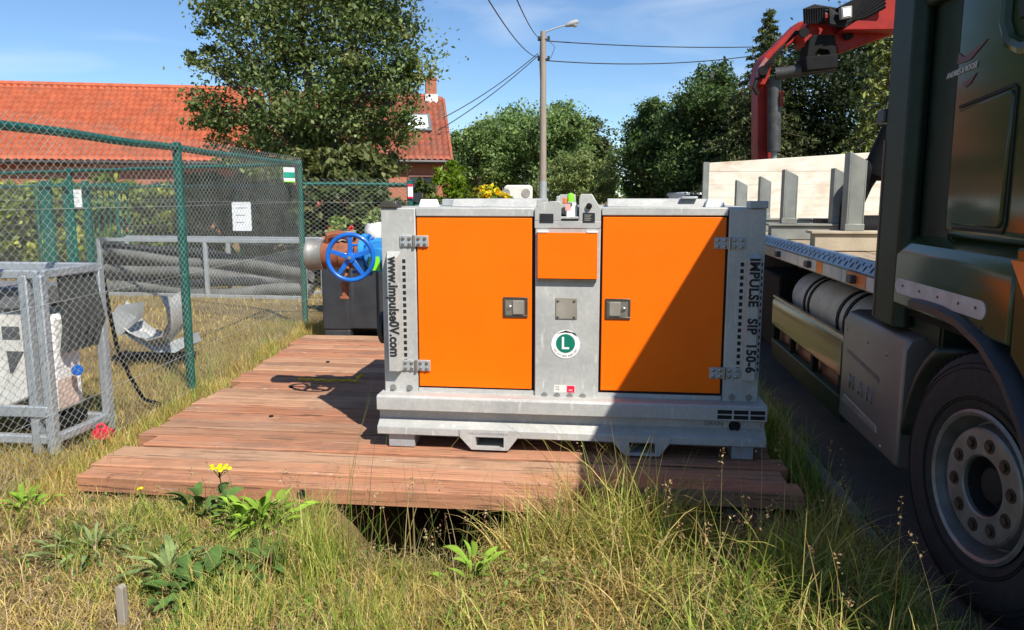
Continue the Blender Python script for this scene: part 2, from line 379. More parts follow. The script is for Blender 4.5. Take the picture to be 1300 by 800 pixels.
def blades(pos, h, az, bend, width, cols, seg=4):
    """curved grass blades; every array has one row per blade"""
    n = len(pos); dirv = np.stack([np.cos(az), np.sin(az), np.zeros(n)], 1); side = np.stack([-np.sin(az), np.cos(az), np.zeros(n)], 1)
    tw = RNG.normal(0, .6, n); side = side*np.cos(tw)[:, None] + dirv*np.sin(tw)[:, None]
    V = []
    for i in range(seg+1):
        t = i/seg; ang = bend * t
        fz = np.where(np.abs(bend) > 1e-3, np.sin(ang)/np.where(np.abs(bend) > 1e-3, bend, 1), t); fx = np.where(np.abs(bend) > 1e-3, (1-np.cos(ang))/np.where(np.abs(bend) > 1e-3, bend, 1), 0)
        c = pos + dirv*(h*fx)[:, None] + np.array([0, 0, 1])*(h*fz)[:, None]
        w = (width*(1-.92*t**1.5)*.5)[:, None]
        V += [c - side*w, c + side*w]
    v = np.stack(V, 1); m = 2*(seg+1); base = np.arange(n)[:, None]*m
    q = np.concatenate([base + np.array([[2*i, 2*i+1, 2*i+3, 2*i+2]]) for i in range(seg)], 1).reshape(-1, 4)
    return v.reshape(-1, 3), q, np.repeat(cols, m, 0)
def grass(name, pos, h, palette, label=None, bend=(.2, 1.6), width=.004, weights=None, seg=4, jit=.2, tuft=None):
    n = len(pos); idx = RNG.choice(len(palette), n, p=weights)
    if tuft is not None:
        ti = RNG.choice(len(palette), tuft.max()+1)[tuft]; idx = np.where(RNG.random(n) < .65, ti, idx); h = h*RNG.uniform(.6, 1.35, tuft.max()+1)[tuft]
    v, q, c = blades(pos, h, RNG.random(n)*2*pi, RNG.uniform(bend[0], bend[1], n), width*(.6+.8*RNG.random(n)), cols_of(palette, idx, jit), seg)
    o = obj(name, np_mesh(name, v, q, c), grass_m); o['kind'] = 'stuff'
    if label: o['label'] = label
    return o

# ================================================================== SETTING
def smooth01(t): t = np.clip(t, 0, 1); return t*t*(3-2*t)
def ground_z(x, y):
    """low bank in front, ditch passing under the timber platform, flat elsewhere"""
    x = np.asarray(x, float); y = np.asarray(y, float)
    ditch = smooth01((x+1.5)/.4) * smooth01((1.0-x)/.9) * smooth01((y-3.12)/.22) * smooth01((9.5-y)/1.0)
    z = -.75*ditch
    z = z + .05*np.sin(x*2.3+1.1)*np.sin(y*1.7+.4)*np.exp(-((y-3)/2.2)**2)
    z = z - .07*smooth01((x+2.9)/-.4+0) * 0
    plat = (x > -3.45) & (x < 1.2) & (y > 3.6) & (y < 8.7)
    z = np.where(plat, np.minimum(z, -.06), z)
    far = np.maximum(0, np.hypot(x, y) - 25); z = z - .004*far*0
    return z - .10*smooth01((x-1.0)/.35)*(y > -50)
def grid_axis(parts):
    a = []
    for lo, hi, n in parts: a += list(np.linspace(lo, hi, n, endpoint=False))
    return np.array(a + [parts[-1][1]])
gx = grid_axis([(-1500, -60, 12), (-60, -8, 26), (-8, -4, 16), (-4, 2, 110), (2, 12, 8), (12, 80, 12), (80, 1500, 10)])
gy = grid_axis([(-300, -10, 8), (-10, 1, 14), (1, 10, 150), (10, 40, 30), (40, 200, 16), (200, 2500, 14)])
GX, GY = np.meshgrid(gx, gy); GZ = ground_z(GX, GY) + np.where((np.abs(GX) < 6) & (GY < 12), RNG.normal(0, .006, GX.shape), 0)
nx = len(gx); ii = np.arange((len(gy)-1)*nx).reshape(-1, nx)[:, :-1].ravel()
def ground_material():
    m, n, l, b = nt('dry_meadow_soil'); set_(b, Roughness=.95); b.inputs['Specular IOR Level'].default_value = .1
    tc = n.new('ShaderNodeTexCoord')
    def noise(s, d=8):
        t = n.new('ShaderNodeTexNoise'); t.inputs['Scale'].default_value = s; t.inputs['Detail'].default_value = d; t.inputs['Roughness'].default_value = .65; l.new(tc.outputs['Object'], t.inputs['Vector']); return t
    a, c, f = noise(1.1), noise(14), noise(.16)
    r1 = n.new('ShaderNodeValToRGB'); e = r1.color_ramp.elements; e[0].position = .3; e[0].color = (.15,.105,.055,1); e[1].position = .68; e[1].color = (.42,.31,.15,1); q = e.new(.5); q.color = (.30,.215,.105,1)
    l.new(a.outputs['Fac'], r1.inputs['Fac'])
    r2 = n.new('ShaderNodeValToRGB'); r2.color_ramp.elements[0].position = .3; r2.color_ramp.elements[0].color = (.55,.55,.5,1); r2.color_ramp.elements[1].position = .7; r2.color_ramp.elements[1].color = (1.15,1.15,1.1,1)
    l.new(c.outputs['Fac'], r2.inputs['Fac'])
    mx = n.new('ShaderNodeMix'); mx.data_type = 'RGBA'; mx.blend_type = 'MULTIPLY'; mx.inputs['Factor'].default_value = 1; l.new(r1.outputs['Color'], mx.inputs['A']); l.new(r2.outputs['Color'], mx.inputs['B'])
    r3 = n.new('ShaderNodeValToRGB'); r3.color_ramp.elements[0].position = .5; r3.color_ramp.elements[1].position = .62; l.new(f.outputs['Fac'], r3.inputs['Fac'])
    ml = n.new('ShaderNodeMath'); ml.operation = 'MULTIPLY'; ml.inputs[1].default_value = .6; l.new(r3.outputs['Color'], ml.inputs[0])
    m2 = n.new('ShaderNodeMix'); m2.data_type = 'RGBA'; l.new(ml.outputs[0], m2.inputs['Factor']); l.new(mx.outputs['Result'], m2.inputs['A']); m2.inputs['B'].default_value = (.15,.16,.055,1)
    l.new(m2.outputs['Result'], b.inputs['Base Color'])
    g_ = noise(70, 6); ad_ = n.new('ShaderNodeMath'); ad_.operation = 'ADD'; l.new(c.outputs['Fac'], ad_.inputs[0]); l.new(g_.outputs['Fac'], ad_.inputs[1]); bp = n.new('ShaderNodeBump'); bp.inputs['Strength'].default_value = 1; bp.inputs['Distance'].default_value = .03; l.new(ad_.outputs[0], bp.inputs['Height']); l.new(bp.outputs['Normal'], b.inputs['Normal'])
    return m
go = obj('ground', np_mesh('ground', np.stack([GX.ravel(), GY.ravel(), GZ.ravel()], 1), np.stack([ii, ii+1, ii+nx+1, ii+nx], 1), smooth=True), ground_material()); go['kind'] = 'structure'
road_m = mat('brown_asphalt', (.075, .055, .047), .85, c2=(.045,.035,.032), scale=3, bump=.5, bscale=160, dirt=(.13,.10,.08), dirt_amt=.4, dirt_scale=2)
rd = MB(); rd.strip([[(x, y, z) for x, z in ((1.337, .002), (3.2, .03), (5.6, .002))] for y in (-60, -20, 0, 5, 10, 20, 40, 80, 150)])
obj('road', rd, road_m, kind='structure')
kerb_m = mat('kerb_concrete', (.17, .16, .145), .9, scale=10, bump=.4, bscale=70, dirt=(.1,.1,.06), dirt_amt=.6, dirt_scale=5, rnd=.12)
kerb = thing('kerb', None, None, (1.33, 0, 0)); kerb['kind'] = 'structure'
kme = None
for i in range(26):
    y = -.5 + i*.502
    if kme is None:
        km = MB().box((1.262, y, -.12), (1.335, y+.49, .006)); ko = obj('kerb_stone', km, kerb_m, kerb, bevel=.012); kme = ko; y0 = y
    else:
        ko = kme.copy(); COL.objects.link(ko); ko.location = (random.uniform(-.006,.006), y - y0, random.uniform(-.006,.004))

# ================================================================== TIMBER PLATFORM
plat = thing('timber_platform', 'low platform of reddish hardwood planks laid over the ditch under the orange pump set', 'platform', (-1, 6, 0))
y = 3.92; row = 0; P = .07
edges = []
while y < 8.32:
    w = random.choice((.17, .19, .2, .2, .22)); edges.append((y, w)); y += w
for row, (y, w) in enumerate(edges):
    xl = -2.94 - (y - 3.92)*.0895 + random.uniform(-.035, .035); xr = 1.03 + random.uniform(-.03, .03)
    if row == 0: xr = -.18
    if row in (3, 4): xl -= .0
    if row == 3: xl += .13
    if row == 11: xl += .10
    dz = random.uniform(-.012, .004); g = random.uniform(.008, .016) if row % 5 != 3 else .026
    mb = MB(); n = 7; top = []
    for q in range(n+1):
        x = xl + (xr-xl)*q/n; e = random.uniform(-.0025, .0025); zz = P + dz + random.uniform(-.0025, .0025)
        top.append([(x, y+g+e, zz-.088), (x, y+g+e, zz), (x, y+w-e, zz + random.uniform(-.002,.002)), (x, y+w-e, zz-.088), (x, y+g+e, zz-.088)])
    mb.strip(top); mb.add([top[0][k] for k in range(4)], [(0,1,2,3)]); mb.add([top[-1][k] for k in range(4)], [(0,1,2,3)])
    bmn = mb
    o = obj('plank', bmn, plank_m, plat, bevel=.007, seg=2, smooth=40)
bear_m = mat('dark_bearer_wood', (.10, .06, .04), .9, stretch=(8,1,8), bump=.3)
for x in (-2.4, .75): obj('bearer', MB().box((x-.1, 3.99, -.12), (x+.1, 8.25, -.03)), bear_m, plat)
hole = MB(); hole.torus((-1.62, 3.9225, .022), (0,1,0), .021, .004, 20, 6); hole.cyl((-1.62, 3.924, .022), (-1.62, 3.9215, .022), .018, n=16)
obj('bolt_hole', hole, gap, plat)
blt = MB()
for (x, y_) in ((-2.55, 6.05), (-2.6, 7.05), (-2.35, 5.2)): obj('bolt_head', MB().cyl((x, y_, .066), (x, y_, .074), .016, n=10), black, plat)

# ================================================================== PUMP SET
YF = 4.72
pump = thing('pump_set', 'galvanised pump set with bright orange doors standing on the timber platform', 'pump', (-.22, 5.4, .07))
XL, XR = -1.373, .915
def yz_prism(x0, x1, prof): return MB().prism([(x0, y, z) for y, z in prof], (x1-x0, 0, 0))
base = yz_prism(-1.395, .952, [(4.60,.158),(4.60,.205),(4.665,.25),(4.665,.305),(4.60,.312),(4.60,.392),(4.615,.404),(6.25,.404),(6.25,.158)])
obj('base_frame', base, galv, pump, bevel=.005)
for x0, x1 in ((-1.33, -1.165), (.76, .885)):
    for y0 in (4.63, 6.05): obj('foot', MB().box((x0, y0, .072), (x1, y0+.16, .16)), galv_d, pump, bevel=.004)
def fork(x0, x1):
    f = MB(); z0, z1, zi0, zi1 = .083, .207, .1, .165; a, b = x0+.075, x1-.06; yf = 4.592
    out = [(x0, z1), (x0+.005, .165), (a-.0, z0), (b+.0, z0), (x1-.005, .165), (x1, z1)]
    # plate with opening: four quads round the hole
    hx0, hx1 = x0+.105, x1-.085
    for poly in ([(x0, z1), (x0+.004, .16), (a, z0), (a+.02, z0), (hx0, zi0), (hx0-.006, zi1), (hx0-.006, z1)],
                 [(hx0-.006, zi1), (hx1, zi1), (hx1, z1), (hx0-.006, z1)],
                 [(a+.02, z0), (b-.02, z0), (hx1, zi0), (hx0, zi0)],
                 [(hx1, zi0), (b-.02, z0), (b, z0), (x1-.004, .16), (x1, z1), (hx1, z1)]):
        f.prism([(x, yf, z) for x, z in poly], (0, .012, 0))
    f.box((hx0-.006, yf+.012, zi0-.014), (hx1, 6.2, zi0-.004)); f.box((hx0-.012, yf+.012, zi0-.008), (hx0-.004, 6.2, .158)); f.box((hx1, yf+.012, zi0-.008), (hx1+.008, 6.2, .158))
    return obj('fork_pocket', f, galv, pump)
fk = fork(-.875, -.515); fork(.055, .395)
lettering(fk, 'PAS LA CAPTIVE DE NUMEROS', .0185, (-.695, 4.5905, .186), (1,0,0), (0,0,1), galv_d, depth=.0005, sx=.95)
# shell behind the doors, roof
obj('side_panel', MB().box((-1.36, 4.83, .404), (-1.352, 6.2, 1.53)), galv, pump)
obj('side_panel', MB().box((.888, 4.83, .404), (.896, 6.2, 1.53)), galv, pump)
obj('rear_panel', MB().box((-1.36, 6.2, .404), (.896, 6.21, 1.53)), galv, pump)
obj('door_seal', MB().box((-1.17, 4.745, .42), (.71, 4.80, 1.51)), gap, pump)
obj('sill', MB().box((-1.155, 4.728, .404), (.70, 4.742, .43)), galv, pump)
obj('roof_panel', MB().box((-1.36, 4.835, 1.53), (.9, 6.22, 1.552)), galv, pump, bevel=.004)
obj('roof_rail', MB().box((-1.155, 4.722, 1.498), (-.43, 4.83, 1.548)), galv, pump, bevel=.005)
obj('roof_rail', MB().box((-.03, 4.722, 1.506), (.70, 4.83, 1.554)), galv, pump, bevel=.005)
def lid(x0, x1, z1=1.602):
    l = MB().prism([(x0, 5.05, 1.552), (x0, 5.12, z1), (x0, 6.1, z1), (x0, 6.15, 1.552)], (x1-x0, 0, 0)); o = obj('roof_lid', l, galv, pump, bevel=.006)
    return o
lid(-1.0, -.45); lid(0, .62)
clip = MB(); clip.box((-1.135, 5.4, 1.552), (-1.03, 5.52, 1.60)); obj('roof_clamp', clip, galv_d, pump, bevel=.006)
obj('roof_clamp', MB().box((.46, 5.05, 1.602), (.56, 5.15, 1.618)), galv_d, pump, bevel=.005)
for (x, y_) in ((-1.02, 5.6), (.66, 5.0), (-1.12, 4.9)): obj('roof_bracket', MB().prism([(x-.06, y_, 1.552), (x+.06, y_, 1.552), (x+.045, y_, 1.6), (x-.045, y_, 1.6)], (0, .09, 0)), white_p, pump, bevel=.004)
# corner posts with stencilled covers
def post(x0, x1, cx0, cx1, side):
    p = obj('corner_post', MB().box((x0, YF, .378), (x1, 4.83, 1.548)), galv, pump, bevel=.006)
    c = MB(); cz0, cz1, yd = .54, 1.285, 4.665
    c.prism([(cx0, YF, cz0), (cx1, YF, cz0), (cx1, YF, cz1), (cx0, YF, cz1)], (0, .002, 0))
    a, b = cx0 + .012, cx1 - .012
    c.add([(cx0, YF-.001, cz0), (cx1, YF-.001, cz0), (cx1, YF-.001, cz1), (cx0, YF-.001, cz1), (a, yd, cz0+.004), (b, yd, cz0+.004), (b, yd, cz1-.035), (a, yd, cz1-.035)],
          [(4,5,6,7), (0,1,5,4), (1,2,6,5), (2,3,7,6), (3,0,4,7)])
    cov = obj('post_cover', c, galv, p, bevel=.003)
    dots = MB(); dx = (cx1 + .018) if side < 0 else (cx0 - .018)
    nd = 17
    for i in range(nd):
        z = cz0 + .06 + i*(cz1-cz0-.12)/(nd-1); dots.box((dx-.010, YF-.0015, z-.0115), (dx+.010, YF+.004, z+.0115))
    if side > 0:
        for i in range(nd):
            z = cz0 + .06 + i*(cz1-cz0-.12)/(nd-1); dots.box((cx1+.008, YF-.0015, z-.01), (cx1+.016, YF+.004, z+.01))
    obj('perforation', dots, gap, p, kind='stuff')
    cap = MB().prism([(x0 - .004, YF-.012, 1.549), (x0+.11, YF-.012, 1.549), (x0+.10, YF-.012, 1.588), (x0 + .004, YF-.012, 1.588)], (0, .11, 0)) if side < 0 else \
          MB().prism([(x1-.105, YF-.035, 1.49), (x1+.006, YF-.035, 1.49), (x1+.006, YF-.035, 1.592), (x1-.105, YF-.035, 1.592)], (0, .0, 0))
    if side > 0: cap = MB().box((x1-.10, YF-.012, 1.549), (x1+.006, YF+.1, 1.592))
    obj('post_cap', cap, latch_m if side < 0 else galv_d, p, bevel=.005)
    bt = [(x0+.055, .428), (x1-.055, .428)]
    for bx, bz in bt:
        b_ = MB(); b_.cyl((bx, YF, bz), (bx, YF-.003, bz), .02, n=16); b_.cyl((bx, YF-.003, bz), (bx, YF-.014, bz), .0125, n=6); obj('bolt', b_, zinc, p)
    return p, (a+b)/2, yd
pl_, cx, yd = post(XL, -1.158, -1.338, -1.252, -1)
lettering(pl_, 'www.impulse0V.com', .083, (cx+.004, yd-.0005, .945), (0,0,-1), (1,0,0), stencil, sx=.86, bold=.003, space=1.02)
pr_, cx, yd = post(.706, XR, .808, .892, 1)
for w_s, w_z in (('IMPULSE', 1.125), ('SIP', .868), ('150-6', .68)): lettering(pr_, w_s, .076, (cx, yd-.0005, w_z), (0,0,-1), (1,0,0), stencil, sx=.96, bold=.003, space=1.06)
# doors, hinges, latches
def bolt_set(mb, pts, y, r=.011):
    for x, z in pts: mb.lathe((x, y, z), (0,-1,0), [(0, r), (.004, r), (.008, r*.7), (.0095, 0.0005)], 10)
def hinge(parent, xc, z):
    h = MB(); h.box((xc-.088, YF-.010, z-.034), (xc-.004, YF+.012, z+.034)); h.box((xc+.004, YF-.010, z-.034), (xc+.088, YF+.012, z+.034))
    o = obj('hinge', h, latch_l if False else galv_d, parent, bevel=.003)
    k = MB(); k.cyl((xc, YF-.012, z-.036), (xc, YF-.012, z+.036), .009, n=10)
    bolt_set(k, [(xc+dx, z+dz) for dx in (-.068,-.028,.028,.068) for dz in (-.018,.018)], YF-.010); obj('hinge_bolts', k, latch_l, o, kind='stuff')
def latch(parent, x0, x1, z0, z1, flip):
    f = MB(); t = .014
    for a, b in (((x0, z0), (x1, z0+t)), ((x0, z1-t), (x1, z1)), ((x0, z0+t), (x0+t, z1-t)), ((x1-t, z0+t), (x1, z1-t))): f.box((a[0], YF-.004, a[1]), (b[0], YF+.012, b[1]))
    o = obj('latch', f, latch_m, parent, bevel=.002)
    obj('latch_cup', MB().box((x0+t, YF+.0, z0+t), (x1-t, YF+.006, z1-t)), latch_l, o)
    w = x1-x0; a = x0+.40*w if not flip else x0+.16*w; b = a + .44*w
    obj('latch_paddle', MB().box((a, YF-.012, z0+.02), (b, YF+.004, z1-.02)), plate_m, o, bevel=.003)
    k = MB(); kx = x0+.27*w if not flip else x0+.73*w; k.lathe((kx, YF+.0, (z0+z1)/2), (0,-1,0), [(0,.014),(.008,.013),(.012,.007),(.013,.001)], 12); obj('latch_lock', k, latch_l, o)
def door(x0, x1, z0, z1, hx, lx, flip):
    d = obj('door', MB().box((x0, YF+.004, z0), (x1, YF+.03, z1)), orange, pump, bevel=.004, seg=3)
    hinge(d, hx, 1.348); hinge(d, hx, .574)
    latch(d, lx, lx+.15, .888, 1.012, flip)
    return d
door(-1.150, -.445, .44, 1.490, -1.166, -.619, False)
door(-.022, .692, .446, 1.498, .712, .0, True)
# centre column
cc = obj('centre_column', MB().box((-.423, YF-.008, .372), (-.035, 4.78, 1.50)), galv, pump, bevel=.004)
lug = MB()
lug.prism([(x, YF-.012, z) for x, z in ((-.428,1.43),(-.035,1.43),(-.035,1.475),(-.428,1.475))], (0,.02,0))
lug.prism([(x, YF-.012, z) for x, z in ((-.428,1.475),(-.27,1.475),(-.27,1.575),(-.285,1.592),(-.375,1.585),(-.428,1.545))], (0,.02,0))
lug.prism([(x, YF-.012, z) for x, z in ((-.165,1.475),(-.035,1.475),(-.035,1.545),(-.09,1.632),(-.155,1.632),(-.165,1.60))], (0,.02,0))
lug.prism([(x, YF+.07, z) for x, z in ((-.31,1.5),(-.18,1.5),(-.19,1.63),(-.28,1.63),(-.31,1.6))], (0,.02,0))
lug.box((-.30, YF+.008, 1.5), (-.28, YF+.5, 1.62)); lug.box((-.165, YF+.008, 1.5), (-.145, YF+.5, 1.62))
obj('lifting_lug', lug, galv, cc, bevel=.003)
obj('lug_liner', MB().box((-.245, YF+.02, 1.478), (-.175, YF+.06, 1.58)), white_p, cc, bevel=.01)
obj('slot', MB().box((-.268, YF-.0135, 1.476), (-.168, YF-.008, 1.488)), gap, cc)
for x0, z0, w, h, bold in ((-.398, 1.462, .083, .055, 0), (-.142, 1.465, .072, .058, 1)):
    s = obj('label_plate', MB().box((x0, YF-.0155, z0), (x0+w, YF-.011, z0+h)), black_sticker, cc, bevel=.002)
    if bold:
        q = MB()
        for k in range(4): q.box((x0+.01, YF-.0165, z0+.012+k*.01), (x0+.045 + .006*(k % 2), YF-.0155, z0+.016+k*.01))
        obj('print_lines', q, plate_m, s, kind='stuff')
kn = MB(); kn.lathe((-.105, YF-.012, 1.562), (0,-1,0), [(0,.016),(.014,.018),(.02,.012),(.021,.001)], 14); obj('knob', kn, black, cc)
bc = MB(); bc.lathe((-.215, YF+.0, 1.588), (0,0,1), [(0,.022),(.03,.022),(.045,.016),(.05,.001)], 14); be = obj('beacon', bc, lime, cc)
obj('beacon_base', MB().box((-.262, YF-.01, 1.575), (-.232, YF+.02, 1.61)), mat('amber_reflector', (.8,.2,.08), .3), be, bevel=.005)
obj('pink_tag', MB().box((-.245, YF-.014, 1.535), (-.215, YF-.011, 1.575)), mat('pink_label', (.7,.38,.34), .5), cc)
flap = obj('flap', MB().box((-.408, YF-.03, 1.13), (-.052, YF-.009, 1.405)), orange, cc, bevel=.003)
obj('flap_edge', MB().box((-.406, YF-.031, 1.114), (-.056, YF-.009, 1.128)), latch_m, flap)
for x0 in (-.41, -.118): obj('flap_hinge', MB().box((x0, YF-.034, 1.404), (x0+.065, YF-.008, 1.415)), white_p, flap, bevel=.003)
bp_ = obj('blanking_plate', MB().box((-.298, YF-.014, .885), (-.168, YF-.008, 1.015)), plate_m, cc, bevel=.004)
k = MB(); bolt_set(k, [(-.298+a, .885+b) for a in (.016,.114) for b in (.016,.114)], YF-.014, .008); obj('plate_screws', k, latch_l, bp_, kind='stuff')
bd = MB(); bd.cyl((-.236, YF-.008, .729), (-.236, YF-.011, .729), .087, n=48); bd = obj('badge', bd, white_p, cc)
g = MB(); g.cyl((-.236, YF-.011, .735), (-.236, YF-.0122, .735), .058, n=40); obj('badge_centre', g, badge_g, bd)
L = MB().box((-.258, YF-.0137, .70), (-.245, YF-.0122, .775)).box((-.245, YF-.0137, .70), (-.214, YF-.0122, .712)); obj('letter', L, white_p, bd)
def arc_text(parent, s, c, r, a0, a1, size, mat_, inward):
    n = len(s)
    for i, ch in enumerate(s):
        if ch == ' ': continue
        a = a0 + (a1-a0)*i/(n-1); p = Vector((c[0]+r*cos(a), c[1], c[2]+r*sin(a)))
        ey = Vector((cos(a), 0, sin(a))) * (-1 if inward else 1); ex = Vector((ey.z, 0, -ey.x))
        lettering(parent, ch, size, p, ex, ey, mat_, 'badge_letter', depth=.0003)
arc_text(bd, 'THIS UNIT MEETS SOUND LIMIT', (-.236, YF-.0113, .729), .074, radians(205), radians(335), .014, stencil, True)
pk = MB(); pk.prism([(-.29, YF-.012, .795), (-.235, YF-.016, .815), (-.18, YF-.012, .80), (-.165, YF-.012, .778), (-.20, YF-.012, .80), (-.24, YF-.012, .803)], (0,.003,0)); obj('peeled_edge', pk, black_sticker, bd)
st = obj('sticker', MB().box((-.304, YF-.0095, .428), (-.175, YF-.008, .475)), cream_p, cc)
r_ = obj('red_field', MB().box((-.225, YF-.0107, .43), (-.178, YF-.0095, .472)), red_p, st)
lettering(st, 'KBS', .014, (-.202, YF-.0115, .444), (1,0,0), (0,0,1), white_p, depth=.0003)
lettering(st, 'TAG', .012, (-.285, YF-.0103, .463), (1,0,0), (0,0,1), stencil, depth=.0003); lettering(st, '04-28', .010, (-.283, YF-.0103, .447), (1,0,0), (0,0,1), stencil, depth=.0003)
for bx in (-.362, -.285, -.207, -.128):
    b_ = MB(); b_.cyl((bx, YF-.008, .405), (bx, YF-.012, .405), .021, n=16); b_.cyl((bx, YF-.012, .405), (bx, YF-.024, .405), .0135, n=6); obj('bolt', b_, zinc, cc)
gm_d = mat('faded_print', (.10,.105,.11), .6)
lv = MB()
for i in range(3):
    for j in range(2): lv.box((.665+i*.094, 4.5985, .325+j*.031), (.748+i*.094, 4.62, .348+j*.031))
obj('vent_slots', lv, gap, pump, kind='stuff')
dr = MB(); dr.cyl((.775, 4.70, .268), (.775, 4.655, .268), .03, n=20); dr.lathe((.775, 4.655, .268), (0,-1,0), [(0,.034),(.004,.034),(.004,.028)], 20); obj('drain_port', dr, gap, pump)
lettering(pump, 'DRAIN', .036, (.655, 4.6635, .277), (1,0,0), (0,0,1), gm_d, depth=.0005)
sb = MB(); sb.box((-1.352, 4.8, 1.0), (-1.345, 4.81, 1.01))
fl = MB(); fl.lathe((-1.36, 4.99, .765), (-1,0,0), [(0,.075),(.05,.075),(.05,.055),(.075,.055),(.075,.107),(.098,.107),(.104,.10),(.104,.05),(.05,.045)], 28)
obj('outlet_flange', fl, mat('dark_cast_iron', (.035,.04,.043), .55, .2, bump=.1), pump)
# ---- valve and suction pipe
vv = thing('gate_valve', 'blue gate valve with spoked handwheel and rusty pipe stub left of the pump set', 'valve', (-1.75, 5.55, 1.0))
AX = (-1, 0, 0); vy, vz = 5.58, 1.195
b_ = MB(); b_.lathe((-1.355, vy, vz), AX, [(0,.12),(.1,.12),(.1,.16),(.135,.16),(.135,.11),(.19,.125),(.30,.125),(.36,.10),(.36,.155),(.40,.155),(.40,.08)], 28)
b_.cyl((-1.60, vy-.02, vz), (-1.60, vy-.2, vz), .085, .06, 20); b_.lathe((-1.60, vy-.14, vz), (0,-1,0), [(0,.075),(0,.11),(.03,.11),(.03,.05)], 20)
body = obj('valve_body', b_, blue_l, vv)
bl = MB()
for i in range(8):
    a = i*pi/4+.2
    for x in (-1.49, -1.76): bl.cyl((x+.06, vy+.14*cos(a), vz+.14*sin(a)), (x-.06, vy+.14*cos(a), vz+.14*sin(a)), .012, n=6)
obj('flange_bolts', bl, blue_p, body, kind='stuff')
hw = thing('handwheel', None, None, (0,0,0)); COL.objects.unlink(hw); bpy.data.objects.remove(hw)
wx, wy, wz = -1.765, 5.30, 1.198
b2 = MB(); b2.cyl((-1.70, vy-.05, vz), (wx+.02, wy+.03, wz), .035, .025, 14); obj('valve_bonnet', b2, blue_p, vv)
rim = obj('handwheel', MB().torus((wx, wy, wz), (.12,-1,0), .158, .0165, 48, 12), blue_p, vv)
ax_ = Vector((.12,-1,0)).normalized(); u_ = Vector((1,.12,0)).normalized(); w_ = Vector((0,0,1))
hb = MB(); hb.lathe((wx, wy+.02, wz), ax_, [(0,.036),(.045,.034),(.05,.022),(.05,.001)], 20); obj('hub', hb, blue_p, rim)
nu = MB(); nu.cyl(Vector((wx,wy,wz))+ax_*.028, Vector((wx,wy,wz))+ax_*.042, .013, n=6); obj('hub_nut', nu, zinc, rim)
for i in range(5):
    a = radians(90+72*i); d = u_*cos(a)+w_*sin(a); c = Vector((wx,wy,wz)); sp = MB()
    sp.prism([c+d*.028-ax_.cross(d)*.019-ax_*.006, c+d*.15-ax_.cross(d)*.013-ax_*.006, c+d*.15+ax_.cross(d)*.013-ax_*.006, c+d*.028+ax_.cross(d)*.019-ax_*.006], ax_*.014); obj('spoke', sp, blue_p, rim, bevel=.003)
pp = MB(); pp.lathe((-1.755, vy, vz), AX, [(0,.145),(.03,.145),(.03,.098),(.14,.098),(.15,.105),(.165,.105),(.17,.097),(.30,.097)], 28); pp = obj('suction_pipe', pp, rust, vv)
cp = MB(); cp.lathe((-2.05, vy, vz), AX, [(0,.099),(.0,.112),(.085,.112),(.095,.118),(.12,.118),(.12,.09),(.02,.085)], 28); obj('coupling', cp, zinc, pp)
lv_ = MB(); lv_.tube([(-2.02,vy-.03,vz+.085),(-2.0,vy-.04,vz+.135),(-1.94,vy-.04,vz+.15),(-1.87,vy-.04,vz+.14),(-1.84,vy-.03,vz+.1)], [.022,.032,.034,.03,.02], 9); obj('locking_lever', lv_, rust, pp)
hk = MB(); hk.box((-1.885, vy-.14, .885), (-1.835, vy-.12, 1.035)); hk.box((-1.90, vy-.142, .885), (-1.83, vy-.118, .905)); hk.box((-1.895, vy-.142, .98), (-1.83, vy-.118, .995)); hk.cyl((-1.86, vy-.13, 1.03), (-1.86, vy-.05, 1.12), .012, n=8); obj('clamp_hook', hk, rust, pp, bevel=.005)
single('lime_tag', MB().prism([(-1.665, 5.37, 1.105), (-1.575, 5.37, 1.10), (-1.58, 5.37, 1.20), (-1.65, 5.37, 1.20)], (0,.003,0)), lime, 'small lime green card tag hanging from the blue valve', 'tag', (-1.62, 5.37, 1.1))
# ---- things round the pump
tk = thing('black_tank', 'black ribbed plastic container standing behind the handwheel at the far edge of the platform', 'tank', (-2.6, 8.9, 0))
tm = MB(); x0, x1, yb, z1 = -3.14, -2.05, 8.40, 1.0
prof = [(x0, yb), (x0+.30, yb), (x0+.33, yb+.06), (x0+.62, yb+.06), (x0+.65, yb), (x1, yb), (x1, yb+.9), (x0, yb+.9)]
tm.prism([(x, y_, .14) for x, y_ in prof], (0,0,z1-.14))
for a, b in ((x0, x0+.32), (x0+.66, x1)): tm.box((a+.01, yb+.006, .0), (b-.01, yb+.88, .141))
obj('tank_shell', tm, dark_plastic, tk, bevel=.018, seg=3)
obj('tank_lid', MB().box((x0+.15, yb+.2, z1-.002), (x1-.2, yb+.7, z1+.03)), dark_plastic, tk, bevel=.01)
ry = MB(); pts = [(-2.58 + .50*t + .012*sin(t*40), 6.27 + .02*sin(t*9), .082+.006*sin(t*31)) for t in np.linspace(0, 1, 26)] + [(-2.06, 6.29, .10), (-2.03, 6.32, .12), (-2.05, 6.34, .12), (-2.08, 6.31, .10)]
ry.tube(pts, .010, 7)
single('yellow_rope', ry, mat('yellow_rope', (.55,.38,.02), .8, scale=60, bump=.4, bscale=200), 'short frayed yellow rope lying on the planks by the shadow of the handwheel', 'rope', (-2.3, 6.3, .07))
fp = thing('flower_pot', 'round pale pot of red and green flowers beyond the rusty pipe stub', 'flower pot', PX(432, 312, 10.6))
q = PX(432, 293, 10.6); pm = MB(); pm.lathe((q.x, q.y, 0), (0,0,1), [(0,.05),(.0,.1),(q.z-.14,.1),(q.z-.14,.15),(q.z,.21),(q.z,.19),(q.z-.03,.18)], 20); obj('pot', pm, cream_p, fp)
